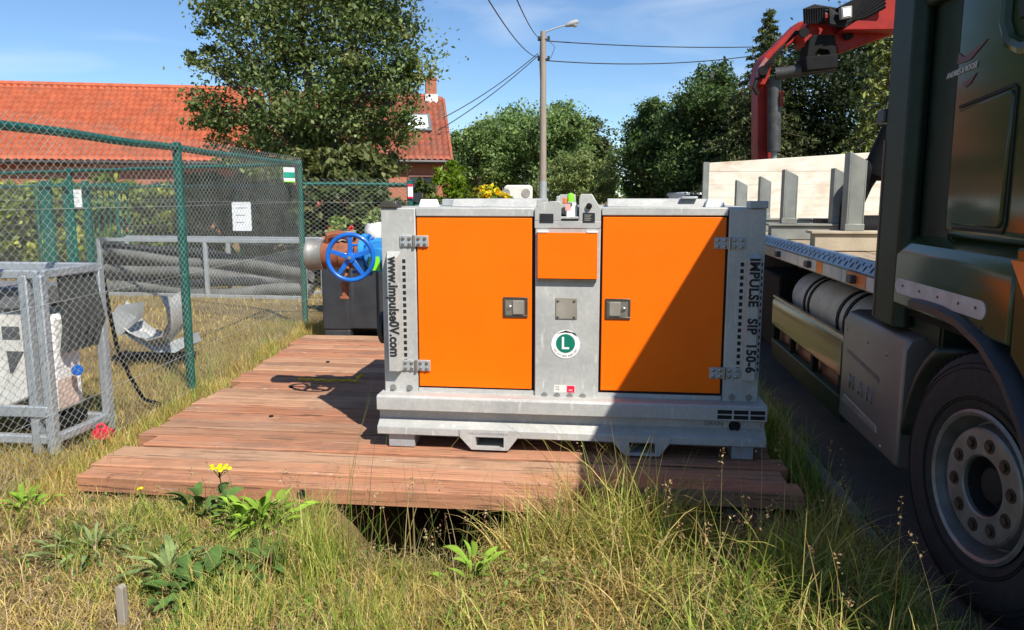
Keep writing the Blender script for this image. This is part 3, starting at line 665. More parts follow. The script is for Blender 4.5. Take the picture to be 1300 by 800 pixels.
crown('flower_leaves', fp, [((q.x, q.y, q.z+.07), .16)], 500, .06, [(.2,.28,.1),(.28,.34,.14),(.12,.2,.06)], leaf_m)
for dx in (-.13, .15): crown('flower_petals', fp, [((q.x+dx, q.y-.05, q.z+.03), .05)], 60, .04, [(.6,.02,.03),(.7,.05,.06)], leaf_m)
q = PX(479, 292, 9.9); wp = thing('white_vase', 'white round vase with a green plant just left of the pump set', 'flower pot', (q.x, q.y, 0))
pm = MB(); pm.lathe((q.x, q.y, 0), (0,0,1), [(0,.12),(q.z-.15,.12),(q.z-.1,.15),(q.z,.165),(q.z+.08,.14),(q.z+.1,.1)], 20); obj('pot', pm, white_p, wp)
crown('flower_leaves', wp, [((q.x, q.y, q.z+.16), .13)], 260, .07, [(.3,.34,.2),(.2,.28,.12)], leaf_m)

# ================================================================== CHAIN LINK FENCES
def wire_mesh(A, B, z0, z1, w=.0375, hz=.0275, r=.0020, seed=1):
    rg = np.random.default_rng(seed); A, B = np.array(A, float), np.array(B, float); Ln = np.linalg.norm(B-A); d = (B-A)/Ln; nrm = np.array([-d[1], d[0]])
    K = int(Ln/w); N = int((z1-z0)/hz)+1
    k = np.arange(K)[:, None]; i = np.arange(N)[None, :]
    s = k*w + w*((i+k) % 2) + rg.normal(0, .0012, (K, N)); z = z0 + i*hz + np.zeros((K, 1)) + .004*np.sin(k*.13)
    off = .004*np.where((i+k) % 2 == 0, 1, -1) + .006*np.sin(s*1.9)*np.sin(z*2.2)
    c = np.stack([A[0]+d[0]*s+nrm[0]*off, A[1]+d[1]*s+nrm[1]*off, z], 2)
    ring = []
    for a in (90, 210, 330):
        a = radians(a); ring.append(c + np.array([d[0]*cos(a)*r, d[1]*cos(a)*r, 0]) + np.array([nrm[0]*sin(a)*r, nrm[1]*sin(a)*r, 0]))
    v = np.stack(ring, 2).reshape(-1, 3); idx = (np.arange(K*N).reshape(K, N)[:, :-1]*3).ravel()
    q = np.concatenate([np.stack([idx+a, idx+(a+1) % 3, idx+3+(a+1) % 3, idx+3+a], 1) for a in range(3)])
    return v, q
def fence(label, A, B, H, posts, rail=.028, mesh=True, group='chain link fences round the yard', pr=.036, name='chain_link_fence', wire=.0017):
    A, B = Vector((A[0], A[1], 0)), Vector((B[0], B[1], 0)); t = thing(name, label, 'fence', (A+B)/2, group); d = (B-A).normalized()
    for s in posts:
        p = A + (B-A)*s; mb = MB(); mb.cyl(p+Vector((0,0,-.15)), p+Vector((0,0,H)), pr, n=14); mb.lathe(p+Vector((0,0,H)), (0,0,1), [(0,pr+.003),(.012,pr*.8),(.016,.001)], 14); obj('post', mb, green_post, t)
    m = MB(); nn = max(2, int((B-A).length/.3))
    m.tube([A+(B-A)*i/nn+Vector((0,0,H-.035+.004*sin(i*1.3))) for i in range(nn+1)], rail, 10); obj('top_rail', m, green_post, t)
    if mesh:
        n = Vector((-d.y, d.x, 0))*-.03
        v, q = wire_mesh((A+n)[:2], (B+n)[:2], .02, H+.05, r=wire, seed=int(H*100)+len(posts))
        o = obj('wire_mesh', np_mesh('wire_mesh', v - np.array(ORIG[t.name]), q), wire_m, t, kind='stuff')
        tw = MB()
        for z in (.35, 1.0, 1.55):
            if z < H: tw.tube([A+n+Vector((0,0,z)), (A+B)/2+n+Vector((0,0,z-.01)), B+n+Vector((0,0,z))], .0016, 4)
        obj('tension_wire', tw, wire_m, t)
    return t
F0, F1 = (-3.136, 2.70), (-3.724, 9.36)
fence('green chain link fence running back along the left edge of the platform', F0, F1, 2.035, (.012, .507, 1.0))
c2 = PX(-70, 220, 14.8)
fence('green chain link fence turning off to the left from the placarded corner post', (-3.76, 9.42), (c2.x, c2.y), 2.04, (.55, 1), rail=.026, wire=.0011)
c3 = PX(520, 230, 9.85)
fence('short low green chain link fence between the corner post and the red sign', (-3.68, 9.36), (c3.x, c3.y), 1.80, (1.0,), rail=.022)
a4, b4 = PX(-60, 240, 17.5), PX(520, 231, 16.5)
fence('farthest green chain link fence, in front of the hedge behind the hose rack', a4[:2], b4[:2], 1.86, (.06, .19, .37, .64, .95), rail=.026, wire=.0009)
gt = thing('metal_gate', 'dark green steel gate with wide posts in the far fence behind the caged white machine', 'gate', PX(80, 300, 16))
for px, w in ((57, .22), (84, .14), (108, .12)):
    q = PX(px, 232, 15.6); m = MB().bar((q.x, q.y, -.1), (q.x, q.y, 1.92), w, .1, (0,1,0)); obj('gate_post', m, green_post, gt, bevel=.006)
q0, q1 = PX(50, 231, 15.6), PX(165, 231, 15.4); m = MB().bar((q0.x, q0.y-.06, 1.83), (q1.x, q1.y-.06, 1.83), .05, .07); obj('gate_rail', m, green_post, gt)
q0, q1 = PX(112, 300, 15.5), PX(165, 300, 15.5); m = MB()
for z in (1.75, .15): m.bar((q0.x, q0.y, z), (q1.x, q1.y, z), .04, .05)
for i in range(8): a = q0.lerp(q1, i/7); m.bar((a.x, a.y, .15), (a.x, a.y, 1.75), .02, .02)
obj('gate_leaf', m, green_post, gt)
def sign(px, py, D, w, h, label, yaw=YAW, strip=None):
    q = PX(px, py, D); d = Vector((cos(yaw), sin(yaw), 0)); t = thing('sign', label, 'sign', q, 'notices on the fences')
    obj('board', MB().bar(q-d*w/2, q+d*w/2, .006, h), sign_w, t)
    n = Vector((sin(yaw), -cos(yaw), 0))*.006
    if strip:
        for z0, z1, mm in strip: obj('printed_band', MB().bar(q-d*w*.5+n+Vector((0,0,(z0+z1)/2*h)), q+d*w*.5+n+Vector((0,0,(z0+z1)/2*h)), .003, (z1-z0)*h), mm, t)
    else:
        for k in range(3):
            z = h*(.3-.25*k); obj('print_line', MB().bar(q-d*w*.32+n+Vector((0,0,z)), q+d*w*(.3-.1*k)+n+Vector((0,0,z)), .002, h*.02), plate_m, t)
    return t
sign(307, 275, 13.9, .33, .50, 'plain white notice sheet hanging on the fence above the hose rack')
sign(96, 252, 16.3, .26, .36, 'small white notice seen between the dark green gate posts')
sign(367, 222, 9.1, .15, .165, 'white and green placard on the fence corner post', yaw=radians(98-90)+.9, strip=((-.2,.18,sign_g),(-.5,-.42,lime)))
sign(521, 243, 9.80, .062, .17, 'narrow white sign with red ends on the low green fence post', strip=((.36,.5,red_p),(-.5,-.38,red_p)))
q0, q1 = PX(527, 261, 12.5), PX(572, 260, 12.5)
gr_ = MB().bar((q0.x,q0.y,q0.z), (q1.x,q1.y,q1.z), .04, .04); gr_.bar((q0.x,q0.y,0), (q0.x,q0.y,q0.z), .04, .04); gr_.bar((q1.x,q1.y,0), (q1.x,q1.y,q1.z), .04, .04)
single('garden_rail', gr_, green_post, 'low dark green garden rail between the red sign and the pump roof', 'rail', (q0.x, q0.y, 0))

# ================================================================== YARD THINGS BEHIND THE FENCE
cg = thing('caged_generator', 'white generator inside a galvanised tube cage close behind the left fence', 'generator', (-4.1, 4.8, 0))
cx0, cx1, cy0, cy1, ch = -5.0, -3.455, 4.44, 4.97, 1.14
r = .034
for (x, y_) in ((cx1-.10, cy0), (cx1, cy0), (cx1+.02, cy1), (cx0, cy0), (cx0, cy1)): obj('cage_post', MB().bar((x, y_, .0), (x, y_, ch), .06, .06), cage_m, cg, bevel=.008)
for z in (ch, .09):
    for a, b in (((cx0, cy0), (cx1, cy0)), ((cx0, cy1), (cx1+.02, cy1)), ((cx1, cy0), (cx1+.02, cy1)), ((cx0, cy0), (cx0, cy1))): obj('cage_rail', MB().bar((a[0], a[1], z+.004), (b[0], b[1], z+.004), .055, .055), cage_m, cg, bevel=.008)
obj('cage_rail', MB().bar((cx0, cy0-.02, .28), (cx1, cy0-.02, .28), .04, .07), cage_m, cg, bevel=.006)
gb = obj('machine_body', MB().prism([(x, cy0+.09, z) for x, z in ((cx0+.1,.24),(cx1-.42,.24),(cx1-.2,.34),(cx1-.16,.9),(cx0+.1,.9))], (0,.4,0)), cream_p, cg, bevel=.02)
obj('machine_top', MB().box((cx0+.08, cy0+.06, .905), (cx1-.16, cy1-.06, 1.05)), mat('grey_hood', (.16,.165,.17), .5), cg, bevel=.02)
gm = mat('grey_print', (.10,.105,.11), .5)
fx, fy = cx1-.36, cy0+.087; obj('printed_mark', MB().box((fx, fy, .72), (fx+.12, fy-.003, .80)), gm, gb); mk = MB(); mk.prism([(fx+.02, fy, .64), (fx+.14, fy, .64), (fx+.05, fy, .50), (fx+.03, fy, .50)], (0,-.003,0)); obj('printed_mark', mk, gm, gb)
obj('side_panel', MB().box((cx1-.16, cy0+.14, .22), (cx1-.06, cy1-.12, .86)), white_p, cg, bevel=.03)
bs = MB()
for k in range(5):
    a = cx1 + .0; bs.tube([(a, cy0+.2+k*.07, 1.12), (a+.01*k, cy0+.22+k*.07, .8), (a-.02, cy0+.2+k*.07, .62)], .03, 7)
obj('hanging_straps', bs, mat('charcoal_straps', (.05,.055,.055), .8), cg, kind='stuff')
kb = MB(); kb.lathe((cx1+.02, cy0+.22, .50), (1,-.6,0), [(0,.02),(.03,.036),(.05,.034),(.055,.001)], 14); obj('valve_knob', kb, blue_p, cg)
obj('drain_pan', MB().box((cx1-.3, cy0+.1, .12), (cx1-.02, cy1-.15, .2)), black, cg, bevel=.02)
obj('pink_card', MB().box((cx1-.03, cy0+.12, .26), (cx1-.025, cy0+.3, .45)), mat('pale_card', (.62,.48,.4), .7), cg)
hs = MB(); hs.tube([(-3.46, 5.06, 1.1), (-3.47, 5.12, .8), (-3.49, 5.2, .55), (-3.47, 5.3, .3), (-3.45, 5.42, .1), (-3.43, 5.6, .02)], .014, 8)
single('black_cable', hs, black, 'thick black cable hanging down from the generator cage to the ground', 'cable', (-3.46, 5.2, 0))
rc = MB(); rc.prism([(-3.42,4.74,.0),(-3.31,4.76,.0),(-3.30,4.76,.05),(-3.35,4.755,.075),(-3.41,4.745,.06)], (0,.06,0)); rc.torus((-3.36, 4.77, .07), (.1,-1,.3), .03, .009, 18, 8)
single('red_clip', rc, red_p, 'small red plastic clip on the ground at the foot of the caged generator', 'clip', (-3.365, 4.77, 0))
pg_ = thing('metal_chute', 'curved galvanised metal chute lying on the dry grass behind the fence post', 'chute', (-4.6, 7.4, 0))
pth = [PX(*a) for a in ((148,398,7.6),(160,415,7.6),(178,430,7.6),(200,438,7.55),(218,430,7.5),(228,412,7.5),(226,392,7.5),(218,376,7.5))]
rows = []
wd = [.30,.30,.26,.2,.14,.10,.09,.09]
for p, w in zip(pth, wd): rows.append([p+Vector((-.02*k*k*.2, .18*k, .0)) + Vector((0,0,w*.5*(abs(k)-.3))) for k in (-1,-.5,0,.5,1)])
ms = MB(); ms.strip(rows); sh_ = obj('chute_sheet', ms, galv, pg_); so = sh_.modifiers.new('solid', 'SOLIDIFY'); so.thickness = .012
q = PX(188, 432, 7.5); m = MB(); m.prism([PX(150,420,7.45), PX(196,447,7.45), PX(222,448,7.45), PX(236,440,7.45), PX(232,428,7.5), PX(200,440,7.5)], (0,.3,0)); obj('chute_floor', m, galv_d, pg_)
m = MB().prism([PX(141,400,7.35), PX(150,388,7.4), PX(183,383,7.6), PX(180,403,7.6), PX(150,428,7.35)], (0,.012,0)); obj('chute_flap', m, galv_d, pg_)
m = MB(); m.bar(PX(196,450,7.6), PX(232,486,6.9), .05, .03); obj('chute_leg', m, black, pg_)
m = MB(); a = PX(150,446,7.5); m.bar((a.x, a.y, .06), (a.x+.7, a.y+.1, .06), .18, .1); obj('chute_base', m, black, pg_)
# hose rack with long ribbed hoses
hr = thing('hose_rack', 'galvanised rack frame on the grass holding long ribbed hoses', 'rack', (-6.6, 12.6, 0))
HL, HR_ = PX(131, 376, 12.9), PX(388, 374, 12.3); HL.z = HR_.z = 0; hd = (HR_-HL).normalized(); hn = Vector((-hd.y, hd.x, 0))
for s in (0, .53, 1):
    for o_ in (0, .7): p = HL+(HR_-HL)*s+hn*o_; obj('rack_post', MB().bar(p, p+Vector((0,0,.93)), .06, .06), cage_m, hr, bevel=.006)
for z in (.03, .92):
    for o_ in (0, .7): obj('rack_rail', MB().bar(HL+hn*o_+Vector((0,0,z)), HR_+hn*o_+Vector((0,0,z)), .06, .06), cage_m, hr, bevel=.006)
hose_m = [mat('pale_grey_hose', (.13,.13,.122), .6, var=.2, scale=2), mat('dark_grey_hose', (.028,.03,.032), .55, var=.2, scale=2)]
hl = ['pale ribbed hose at the bottom front of the rack', 'dark ribbed hose second from the bottom of the rack', 'pale ribbed hose in the middle of the rack', 'dark ribbed hose above the middle of the rack', 'pale ribbed hose sagging near the top of the rack', 'dark ribbed hose on top of the rack', 'dark ribbed hose lying low at the back of the rack']
for k, (z0, z1, o_, mi, rr) in enumerate(((.13,.12,.12,0,.075), (.30,.25,.16,1,.07), (.44,.34,.14,0,.075), (.58,.42,.2,1,.07), (.70,.47,.15,0,.07), (.80,.55,.22,1,.07), (.3,.6,.48,1,.09))):
    pts, rs = [], []
    for i in range(150):
        t = i/149; p = HL + (HR_-HL)*(-.01+1.02*t) + hn*(o_ + .05*sin(t*7+k)); z = z0 + (z1-z0)*smooth01(t) + .045*sin(t*9+k*2)*(.4+t) - .04*sin(pi*t)
        pts.append((p.x, p.y, float(z))); rs.append(rr*(1 + .05*(1 if i % 2 else -1)))
    q = HL.lerp(HR_, .5); rs = [q_*1.28 for q_ in rs]; single('ribbed_hose', MB().tube(pts, rs, 10), hose_m[mi], hl[k], 'hose', (q.x, q.y, 0), 'hoses lying in the rack', smooth=60)

# ================================================================== HOUSES
HY = YAW + radians(11); hx_, hy_ = Vector((cos(HY), sin(HY), 0)), Vector((-sin(HY), cos(HY), 0))
brick_m, bn, bl_, bb = nt('red_brickwork'); set_(bb, Roughness=.9)
tcn = bn.new('ShaderNodeTexCoord'); brn = bn.new('ShaderNodeTexBrick'); mpn = bn.new('ShaderNodeMapping'); mpn.inputs['Rotation'].default_value = (pi/2, 0, 0); mpn.inputs['Scale'].default_value = (4, 4, 4)
bl_.new(tcn.outputs['Object'], mpn.inputs['Vector']); bl_.new(mpn.outputs['Vector'], brn.inputs['Vector'])
brn.inputs['Color1'].default_value = (.40,.13,.06,1); brn.inputs['Color2'].default_value = (.30,.09,.045,1); brn.inputs['Mortar'].default_value = (.33,.24,.18,1); brn.inputs['Mortar Size'].default_value = .012
bl_.new(brn.outputs['Color'], bb.inputs['Base Color'])
tile_o = mat('orange_roof_tiles', (.50, .13, .062), .8, c2=(.36,.088,.044), scale=3.6, detail=2, bump=.2, bscale=30, spec=.2, dirt=(.30,.12,.075), dirt_amt=.6, dirt_scale=1.3, dirt_lo=.5)
tile_r = mat('weathered_red_tiles', (.37, .11, .065), .8, c2=(.24,.075,.05), scale=3.6, detail=2, bump=.2, bscale=30, spec=.2, dirt=(.20,.12,.085), dirt_amt=.7, dirt_scale=1.4, dirt_lo=.48)
glass_m = mat('window_glass', (.03,.04,.05), .06, spec=.8, var=.02); gutter_m = mat('dark_gutter', (.03,.022,.02), .5)
bl_frame = mat('slate_frame', (.12,.14,.15), .5); lead = mat('white_flashing', (.62,.62,.6), .6)
def roof_tiles(p0, along, up, wide, courses, tw=.22):
    """pantile sheet: p0 eave corner, along the eave, up the slope"""
    n = int(wide/tw); a = along.normalized(); nrm = a.cross(up).normalized(); ul = up.length/courses; u = up.normalized()
    if nrm.z < 0: nrm = -nrm
    s = np.arange(n*4+1)/4*tw; w = .036*np.sin(s/tw*2*pi) + .012*np.sin(s/tw*4*pi+1); V = []
    for c in range(courses):
        for e, (dz, du) in enumerate(((.045, 0), (0.0, 1.0))):
            jj = RNG.normal(0, .004, n)[np.minimum(np.arange(len(s))//4, n-1)]
            V.append(np.array(p0)[None] + np.outer(s, a) + np.array(u)[None]*((c+du)*ul) + np.outer(w+dz+jj, nrm))
    V = np.array(V); R_, m = V.shape[:2]; ii_ = (np.arange(R_-1)[:, None]*m + np.arange(m-1)[None]).ravel()
    return V.reshape(-1, 3), np.stack([ii_, ii_+1, ii_+m+1, ii_+m], 1)
def house(name, label, R, length, eave, ridge_h, depth, tile, courses):
    """R: front right corner on the ground"""
    h = thing(name, label, 'house', R); L_ = R - hx_*length; off = np.array(ORIG[h.name])
    fr = [R, L_, L_+hy_*depth*2, R+hy_*depth*2]
    w = MB(); w.add([p for p in fr] + [p+Vector((0,0,eave)) for p in fr] + [R+hy_*depth+Vector((0,0,ridge_h-.1)), L_+hy_*depth+Vector((0,0,ridge_h-.1))],
        [(0,1,5,4), (2,3,7,6), (1,2,6,9,5), (3,0,4,8,7)]); wl_ = obj('wall', w, brick_m, h)
    e0 = L_ - hy_*.3 - hx_*.1 + Vector((0,0,eave-.05)); up = hy_*(depth+.3)+Vector((0,0,ridge_h-eave+.05))
    sl = MB(); sl.prism([e0-Vector((0,0,.06)), e0+hx_*(length+.2)-Vector((0,0,.06)), e0+hx_*(length+.2)+up-Vector((0,0,.06)), e0+up-Vector((0,0,.06))], (0,0,-.1))
    b0 = R + hy_*(2*depth+.3) + Vector((0,0,eave-.05)); upb = -hy_*(depth+.3)+Vector((0,0,ridge_h-eave+.05))
    sl.prism([b0, b0-hx_*(length+.2), b0-hx_*(length+.2)+upb, b0+upb], (0,0,-.1))
    ro = obj('roof', sl, tile, h)
    v, q = roof_tiles(e0, hx_, up, length+.2, courses); obj('roof_tiles', np_mesh('roof_tiles', v-off, q, smooth=False), tile, ro, kind='stuff')
    rd_ = MB(); n = int(length/.33)
    for i in range(n):
        a = e0+up+hx_*(i*.33); rd_.cyl(a+Vector((0,0,-.02)), a+hx_*.34+Vector((0,0,.0)), .11, .1, 8)
    obj('ridge_tiles', rd_, tile, ro, kind='stuff')
    gu = MB(); a = e0 - hy_*.06 + Vector((0,0,-.06)); gu.cyl(a, a+hx_*(length+.2), .075, n=8); obj('gutter', gu, gutter_m, ro)
    return h, wl_, ro, e0, up
R1 = PX(573, 330, 30); R1.z = 0
hs_, wl1, ro1, e0, up = house('brick_house', 'red brick house with weathered red tile roof and chimney, right of the big tree', R1, 6.5, 2.98, 5.55, 2.5, tile_r, 13)
def on_roof(s, t): return e0 + hx_*s + up*t
Lh = 6.7
sk = thing('tmp', None, None); bpy.data.objects.remove(sk)
nrm = hx_.cross(up).normalized(); un = up.normalized()
p = on_roof(Lh-1.75, .40); m = MB(); m.prism([p+nrm*.03, p+hx_*1.05+nrm*.03, p+hx_*1.05+un*1.0+nrm*.03, p+un*1.0+nrm*.03], nrm*.12); skw = obj('skylight', m, bl_frame, ro1)
m = MB(); a = p+hx_*.12+un*.1; m.prism([a+nrm*.151, a+hx_*.81+nrm*.151, a+hx_*.81+un*.8+nrm*.151, a+un*.8+nrm*.151], nrm*.01); obj('pane', m, mat('bright_roof_glass', (.75,.8,.85), .15, .0), skw)
cpos = on_roof(Lh-.55, 1.0); m = MB(); m.bar(cpos+Vector((0,0,-.5)), cpos+Vector((0,0,.62)), .42, .42, hy_); chm = obj('chimney', m, brick_m, ro1)
m = MB(); m.bar(cpos+Vector((0,0,.62)), cpos+Vector((0,0,.70)), .48, .48, hy_); obj('chimney_cap', m, brick_m, chm)
m = MB().bar(cpos+Vector((0,0,-.40)), cpos+Vector((0,0,.06)), .50, .52, hy_); obj('flashing', m, lead, chm)
def window(wall, R, s, z0, z1, w):
    a = R - hx_*(s+w) - hy_*.02 + Vector((0,0,z0)); m = MB()
    for p0, p1 in ((0,0,),): pass
    m.bar(a, a+hx_*w, .08, .06); m.bar(a+Vector((0,0,z1-z0)), a+hx_*w+Vector((0,0,z1-z0)), .08, .06); m.bar(a, a+Vector((0,0,z1-z0)), .06, .08, hx_); m.bar(a+hx_*w, a+hx_*w+Vector((0,0,z1-z0)), .06, .08, hx_); m.bar(a+hx_*w/2, a+hx_*w/2+Vector((0,0,z1-z0)), .04, .06, hx_)
    o = obj('window', m, mat_frame, wall); m = MB().bar(a+hx_*w/2+hy_*.01, a+hx_*w/2+hy_*.01+Vector((0,0,z1-z0)), w, .02, hy_); obj('pane', m, glass_m, o)
mat_frame = mat('brown_window_frame', (.16,.07,.045), .6)
window(wl1, R1, .55, .8, 2.35, 1.0); window(wl1, R1, 2.6, .9, 2.3, 1.1)
R2 = R1 - hx_*6.9 - hy_*.4; R2.z = 0
h2, wl2, ro2, e2, up2 = house('barn', 'long low farmhouse with a bright orange tile roof behind the left fence', R2, 19, 2.85, 5.62, 2.6, tile_o, 15)
sk2 = e2 + hx_*(19.2-13.6) + up2*.3; n2 = hx_.cross(up2).normalized(); u2 = up2.normalized()
m = MB().prism([sk2+n2*.03, sk2+hx_*.9+n2*.03, sk2+hx_*.9+u2*.9+n2*.03, sk2+u2*.9+n2*.03], n2*.12); o = obj('skylight', m, bl_frame, ro2)
m = MB().prism([sk2+hx_*.1+u2*.1+n2*.151, sk2+hx_*.8+u2*.1+n2*.151, sk2+hx_*.8+u2*.8+n2*.151, sk2+hx_*.1+u2*.8+n2*.151], n2*.01); obj('pane', m, glass_m, o)
for s in (2.5, 6, 10.5): window(wl2, R2, s, .9, 2.1, 1.0)
m = MB(); a = PX(0, 262, 22); b_ = PX(48, 262, 22)
single('dark_shed_roof', MB().prism([PX(-40,238,23), PX(2,240,23), PX(48,262,22.6), PX(-40,275,22.6)], (.2,1.2,0)), mat('slate_sheet', (.09,.095,.10), .6), 'dark grey sloping shed roof at the far left below the orange roof', 'shed', (a.x, a.y, 0))

# ================================================================== TREES AND SHRUBS
oak_base = PX(395, 330, 16); oak_base.z = 0
tree('broadleaf_tree', 'big broadleaf tree in front of the red and orange roofs', oak_base, lobes_px(16, [
    (400,30,95),(310,40,62),(300,112,60),(390,105,85),(470,60,80),(502,112,42),(345,165,58),(430,175,62),(270,140,36),(520,85,34),(497,160,34),(288,185,30),(400,-60,120),(320,-40,80),(480,-35,85),(256,72,24),(532,92,18),(380,205,40),(262,30,22),(320,205,36),(355,215,34),(430,215,38),(470,195,40),(300,160,40),(400,180,60),(450,130,60)]),
    64000, .088, OAK, r=.17, top=PX(395, 60, 16), clump=.2, shell=.45, nclump=520)
def bush(name, label, D, lst, n, size, palette, group=None, cat='shrub', m=None, jit=.5, **k):
    lb = lobes_px(D, lst, jit); c = sum((l[0] for l in lb), Vector())/len(lb); b = Vector((c.x, c.y, 0)); t = thing(name, label, cat, b, group)
    st_ = MB()
    for l in lb: st_.tube([b+Vector((random.uniform(-.1,.1), 0, -.05)), (b+l[0])/2, l[0]], [.05,.03,.012], 5)
    obj('stem', st_, bark, t); crown('leaves', t, lb, n, size, palette, m or leaf_m, **k); return t
DARKG = [(.039,.065,.023),(.058,.091,.033),(.078,.111,.046),(.117,.130,.058)]
t = bush('rhododendron', 'dark flowering shrub with a few pink blooms behind the corner post', 13.5, [(410,255,34),(440,250,36),(470,262,34),(385,262,30),(455,285,30),(420,290,32),(490,260,25)], 5000, .12, DARKG)
for lb_ in lobes_px(12.9, [(405,258,10),(437,262,9),(430,252,6),(462,268,6)]): crown('flower_cluster', t, [(lb_[0], lb_[1]*.6)], 14, .07, [(.5,.16,.14),(.5,.24,.2)], leaf_m)
bush('laurel_bush', 'pale olive shrub at the foot of the big tree above the fence', 14.8, [(390,215,28),(430,210,26),(465,212,28),(415,228,25),(490,222,20)], 4200, .14, [(.12,.14,.06),(.16,.18,.09),(.08,.10,.045)])
bush('dark_bush', 'dark shady bush behind the white notice sheet', 18.2, [(255,255,35),(290,250,35),(330,255,40),(365,265,40),(310,285,35),(270,290,35),(345,295,35),(240,300,30),(380,300,30)], 15000, .15, [(.07,.10,.035),(.09,.12,.045),(.12,.14,.06),(.05,.075,.03)])
HED = [(0.181,0.254,0.054),(0.254,0.326,0.073),(0.362,0.399,0.109),(0.145,0.200,0.054),(0.100,0.145,0.040)]
lst = [(x, 262 + 6*sin(x*.07), 32) for x in range(-60, 262, 20)] + [(x, 310, 36) for x in range(-60, 262, 28)]
bush('hedge', 'long yellow green hedge behind the far fence and gate', 18.5, lst, 46000, .15, HED, cat='hedge')
bush('weeping_conifer', 'bright green drooping conifer against the brick house corner', 27.5, [(572,208,12),(566,222,17),(576,225,18),(580,245,20),(562,240,12),(573,260,22)], 3800, .22, [(.12,.2,.02),(.16,.25,.03),(.09,.15,.015)], aspect=.3, shell=.3)
t = bush('yellow_flower_bush', 'bush of yellow flowers beyond the pump roof', 17, [(612,250,12),(628,250,13),(600,255,12),(640,256,12),(618,262,18)], 1600, .10, [(.12,.18,.03),(.16,.2,.04)])
for lb_ in lobes_px(16.8, [(608,243,7),(620,239,6),(632,244,7),(616,246,8),(640,250,6)]): crown('flower_cluster', t, [lb_], 84, .09, [(.80,.62,.03),(.78,.56,.02),(.3,.38,.06)], leaf_m)
bush('garden_shrub', 'leafy green shrub by the brick house window', 24, [(540,240,14),(548,258,14),(533,262,14),(560,262,14)], 1800, .16, [(.09,.13,.035),(.13,.17,.05),(.06,.09,.03)])
def far_tree(label, D, lst, n, size, pal=FAR, name='background_tree', group='trees along the far side of the road', **k):
    lb = lobes_px(D, lst, D*.03); c = sum((l[0] for l in lb), Vector())/len(lb); return tree(name, label, (c.x, c.y, -.05), lb, n, size, pal, group, r=.22, **k)
far_tree('round dark green tree nearest the brick house', 62, [(600,200,32),(590,175,22),(615,170,22),(585,225,28),(620,222,30)], 16000, .25, clump=.22)
far_tree('broad dark tree second to the right of the brick house', 64, [(640,175,32),(655,160,26),(635,205,34),(668,190,30),(662,222,34)], 19000, .25, clump=.22)
far_tree('tall dark tree directly behind the lamp pole', 60, [(700,165,30),(715,150,22),(690,190,32),(722,185,30),(705,220,34),(730,160,16)], 21000, .25, clump=.22)
far_tree('lighter tree right of the lamp pole at the end of the left row', 66, [(752,170,20),(765,195,22),(745,200,28),(770,215,18),(755,228,25)], 14000, .25, pal=[(.05,.08,.03),(.075,.105,.042),(.09,.12,.05)], clump=.22)
bush('willow_shrub', 'pale grey green willow shrub in front of the far trees, right of the lamp pole', 42, [(732,210,24),(712,222,24),(752,222,24),(735,238,30),(702,240,22),(765,240,20)], 13000, .19, [(.20,.27,.13),(.25,.31,.17),(.15,.20,.09)], aspect=.35)
bush('far_undergrowth', 'strip of dark undergrowth below the far trees', 68, [(x, 244, 18) for x in range(560, 960, 14)], 11000, .32, FAR, jit=2)
RIGHT = [(0.058,0.106,0.044),(0.078,0.132,0.054),(0.106,0.157,0.067),(0.044,0.083,0.037)]
far_tree('leafy tree at the left end of the right hand wood', 40, [(818,165,26),(835,145,22),(808,200,24),(830,195,32),(850,175,30),(815,232,24),(845,230,32)], 24000, .18, RIGHT, clump=.22)
far_tree('tall leafy tree left of the pointed spruce', 37, [(885,130,28),(905,100,26),(870,165,32),(900,150,36),(915,125,28),(880,205,40),(915,195,42),(862,225,30)], 32000, .17, RIGHT, clump=.22)
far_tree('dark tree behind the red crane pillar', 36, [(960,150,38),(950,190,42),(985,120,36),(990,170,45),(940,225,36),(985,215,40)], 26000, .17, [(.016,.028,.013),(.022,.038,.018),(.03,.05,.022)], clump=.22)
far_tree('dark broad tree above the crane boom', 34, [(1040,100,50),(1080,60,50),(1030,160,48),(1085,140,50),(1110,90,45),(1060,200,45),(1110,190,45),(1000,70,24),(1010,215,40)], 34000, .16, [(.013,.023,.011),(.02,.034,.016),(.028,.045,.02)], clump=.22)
far_tree('dark wood hidden beyond the truck cab', 38, [(1180,60,70),(1250,90,70),(1180,160,70),(1280,180,70),(1350,100,80),(1420,160,80),(1350,210,70)], 14000, .28, RIGHT, clump=.22)
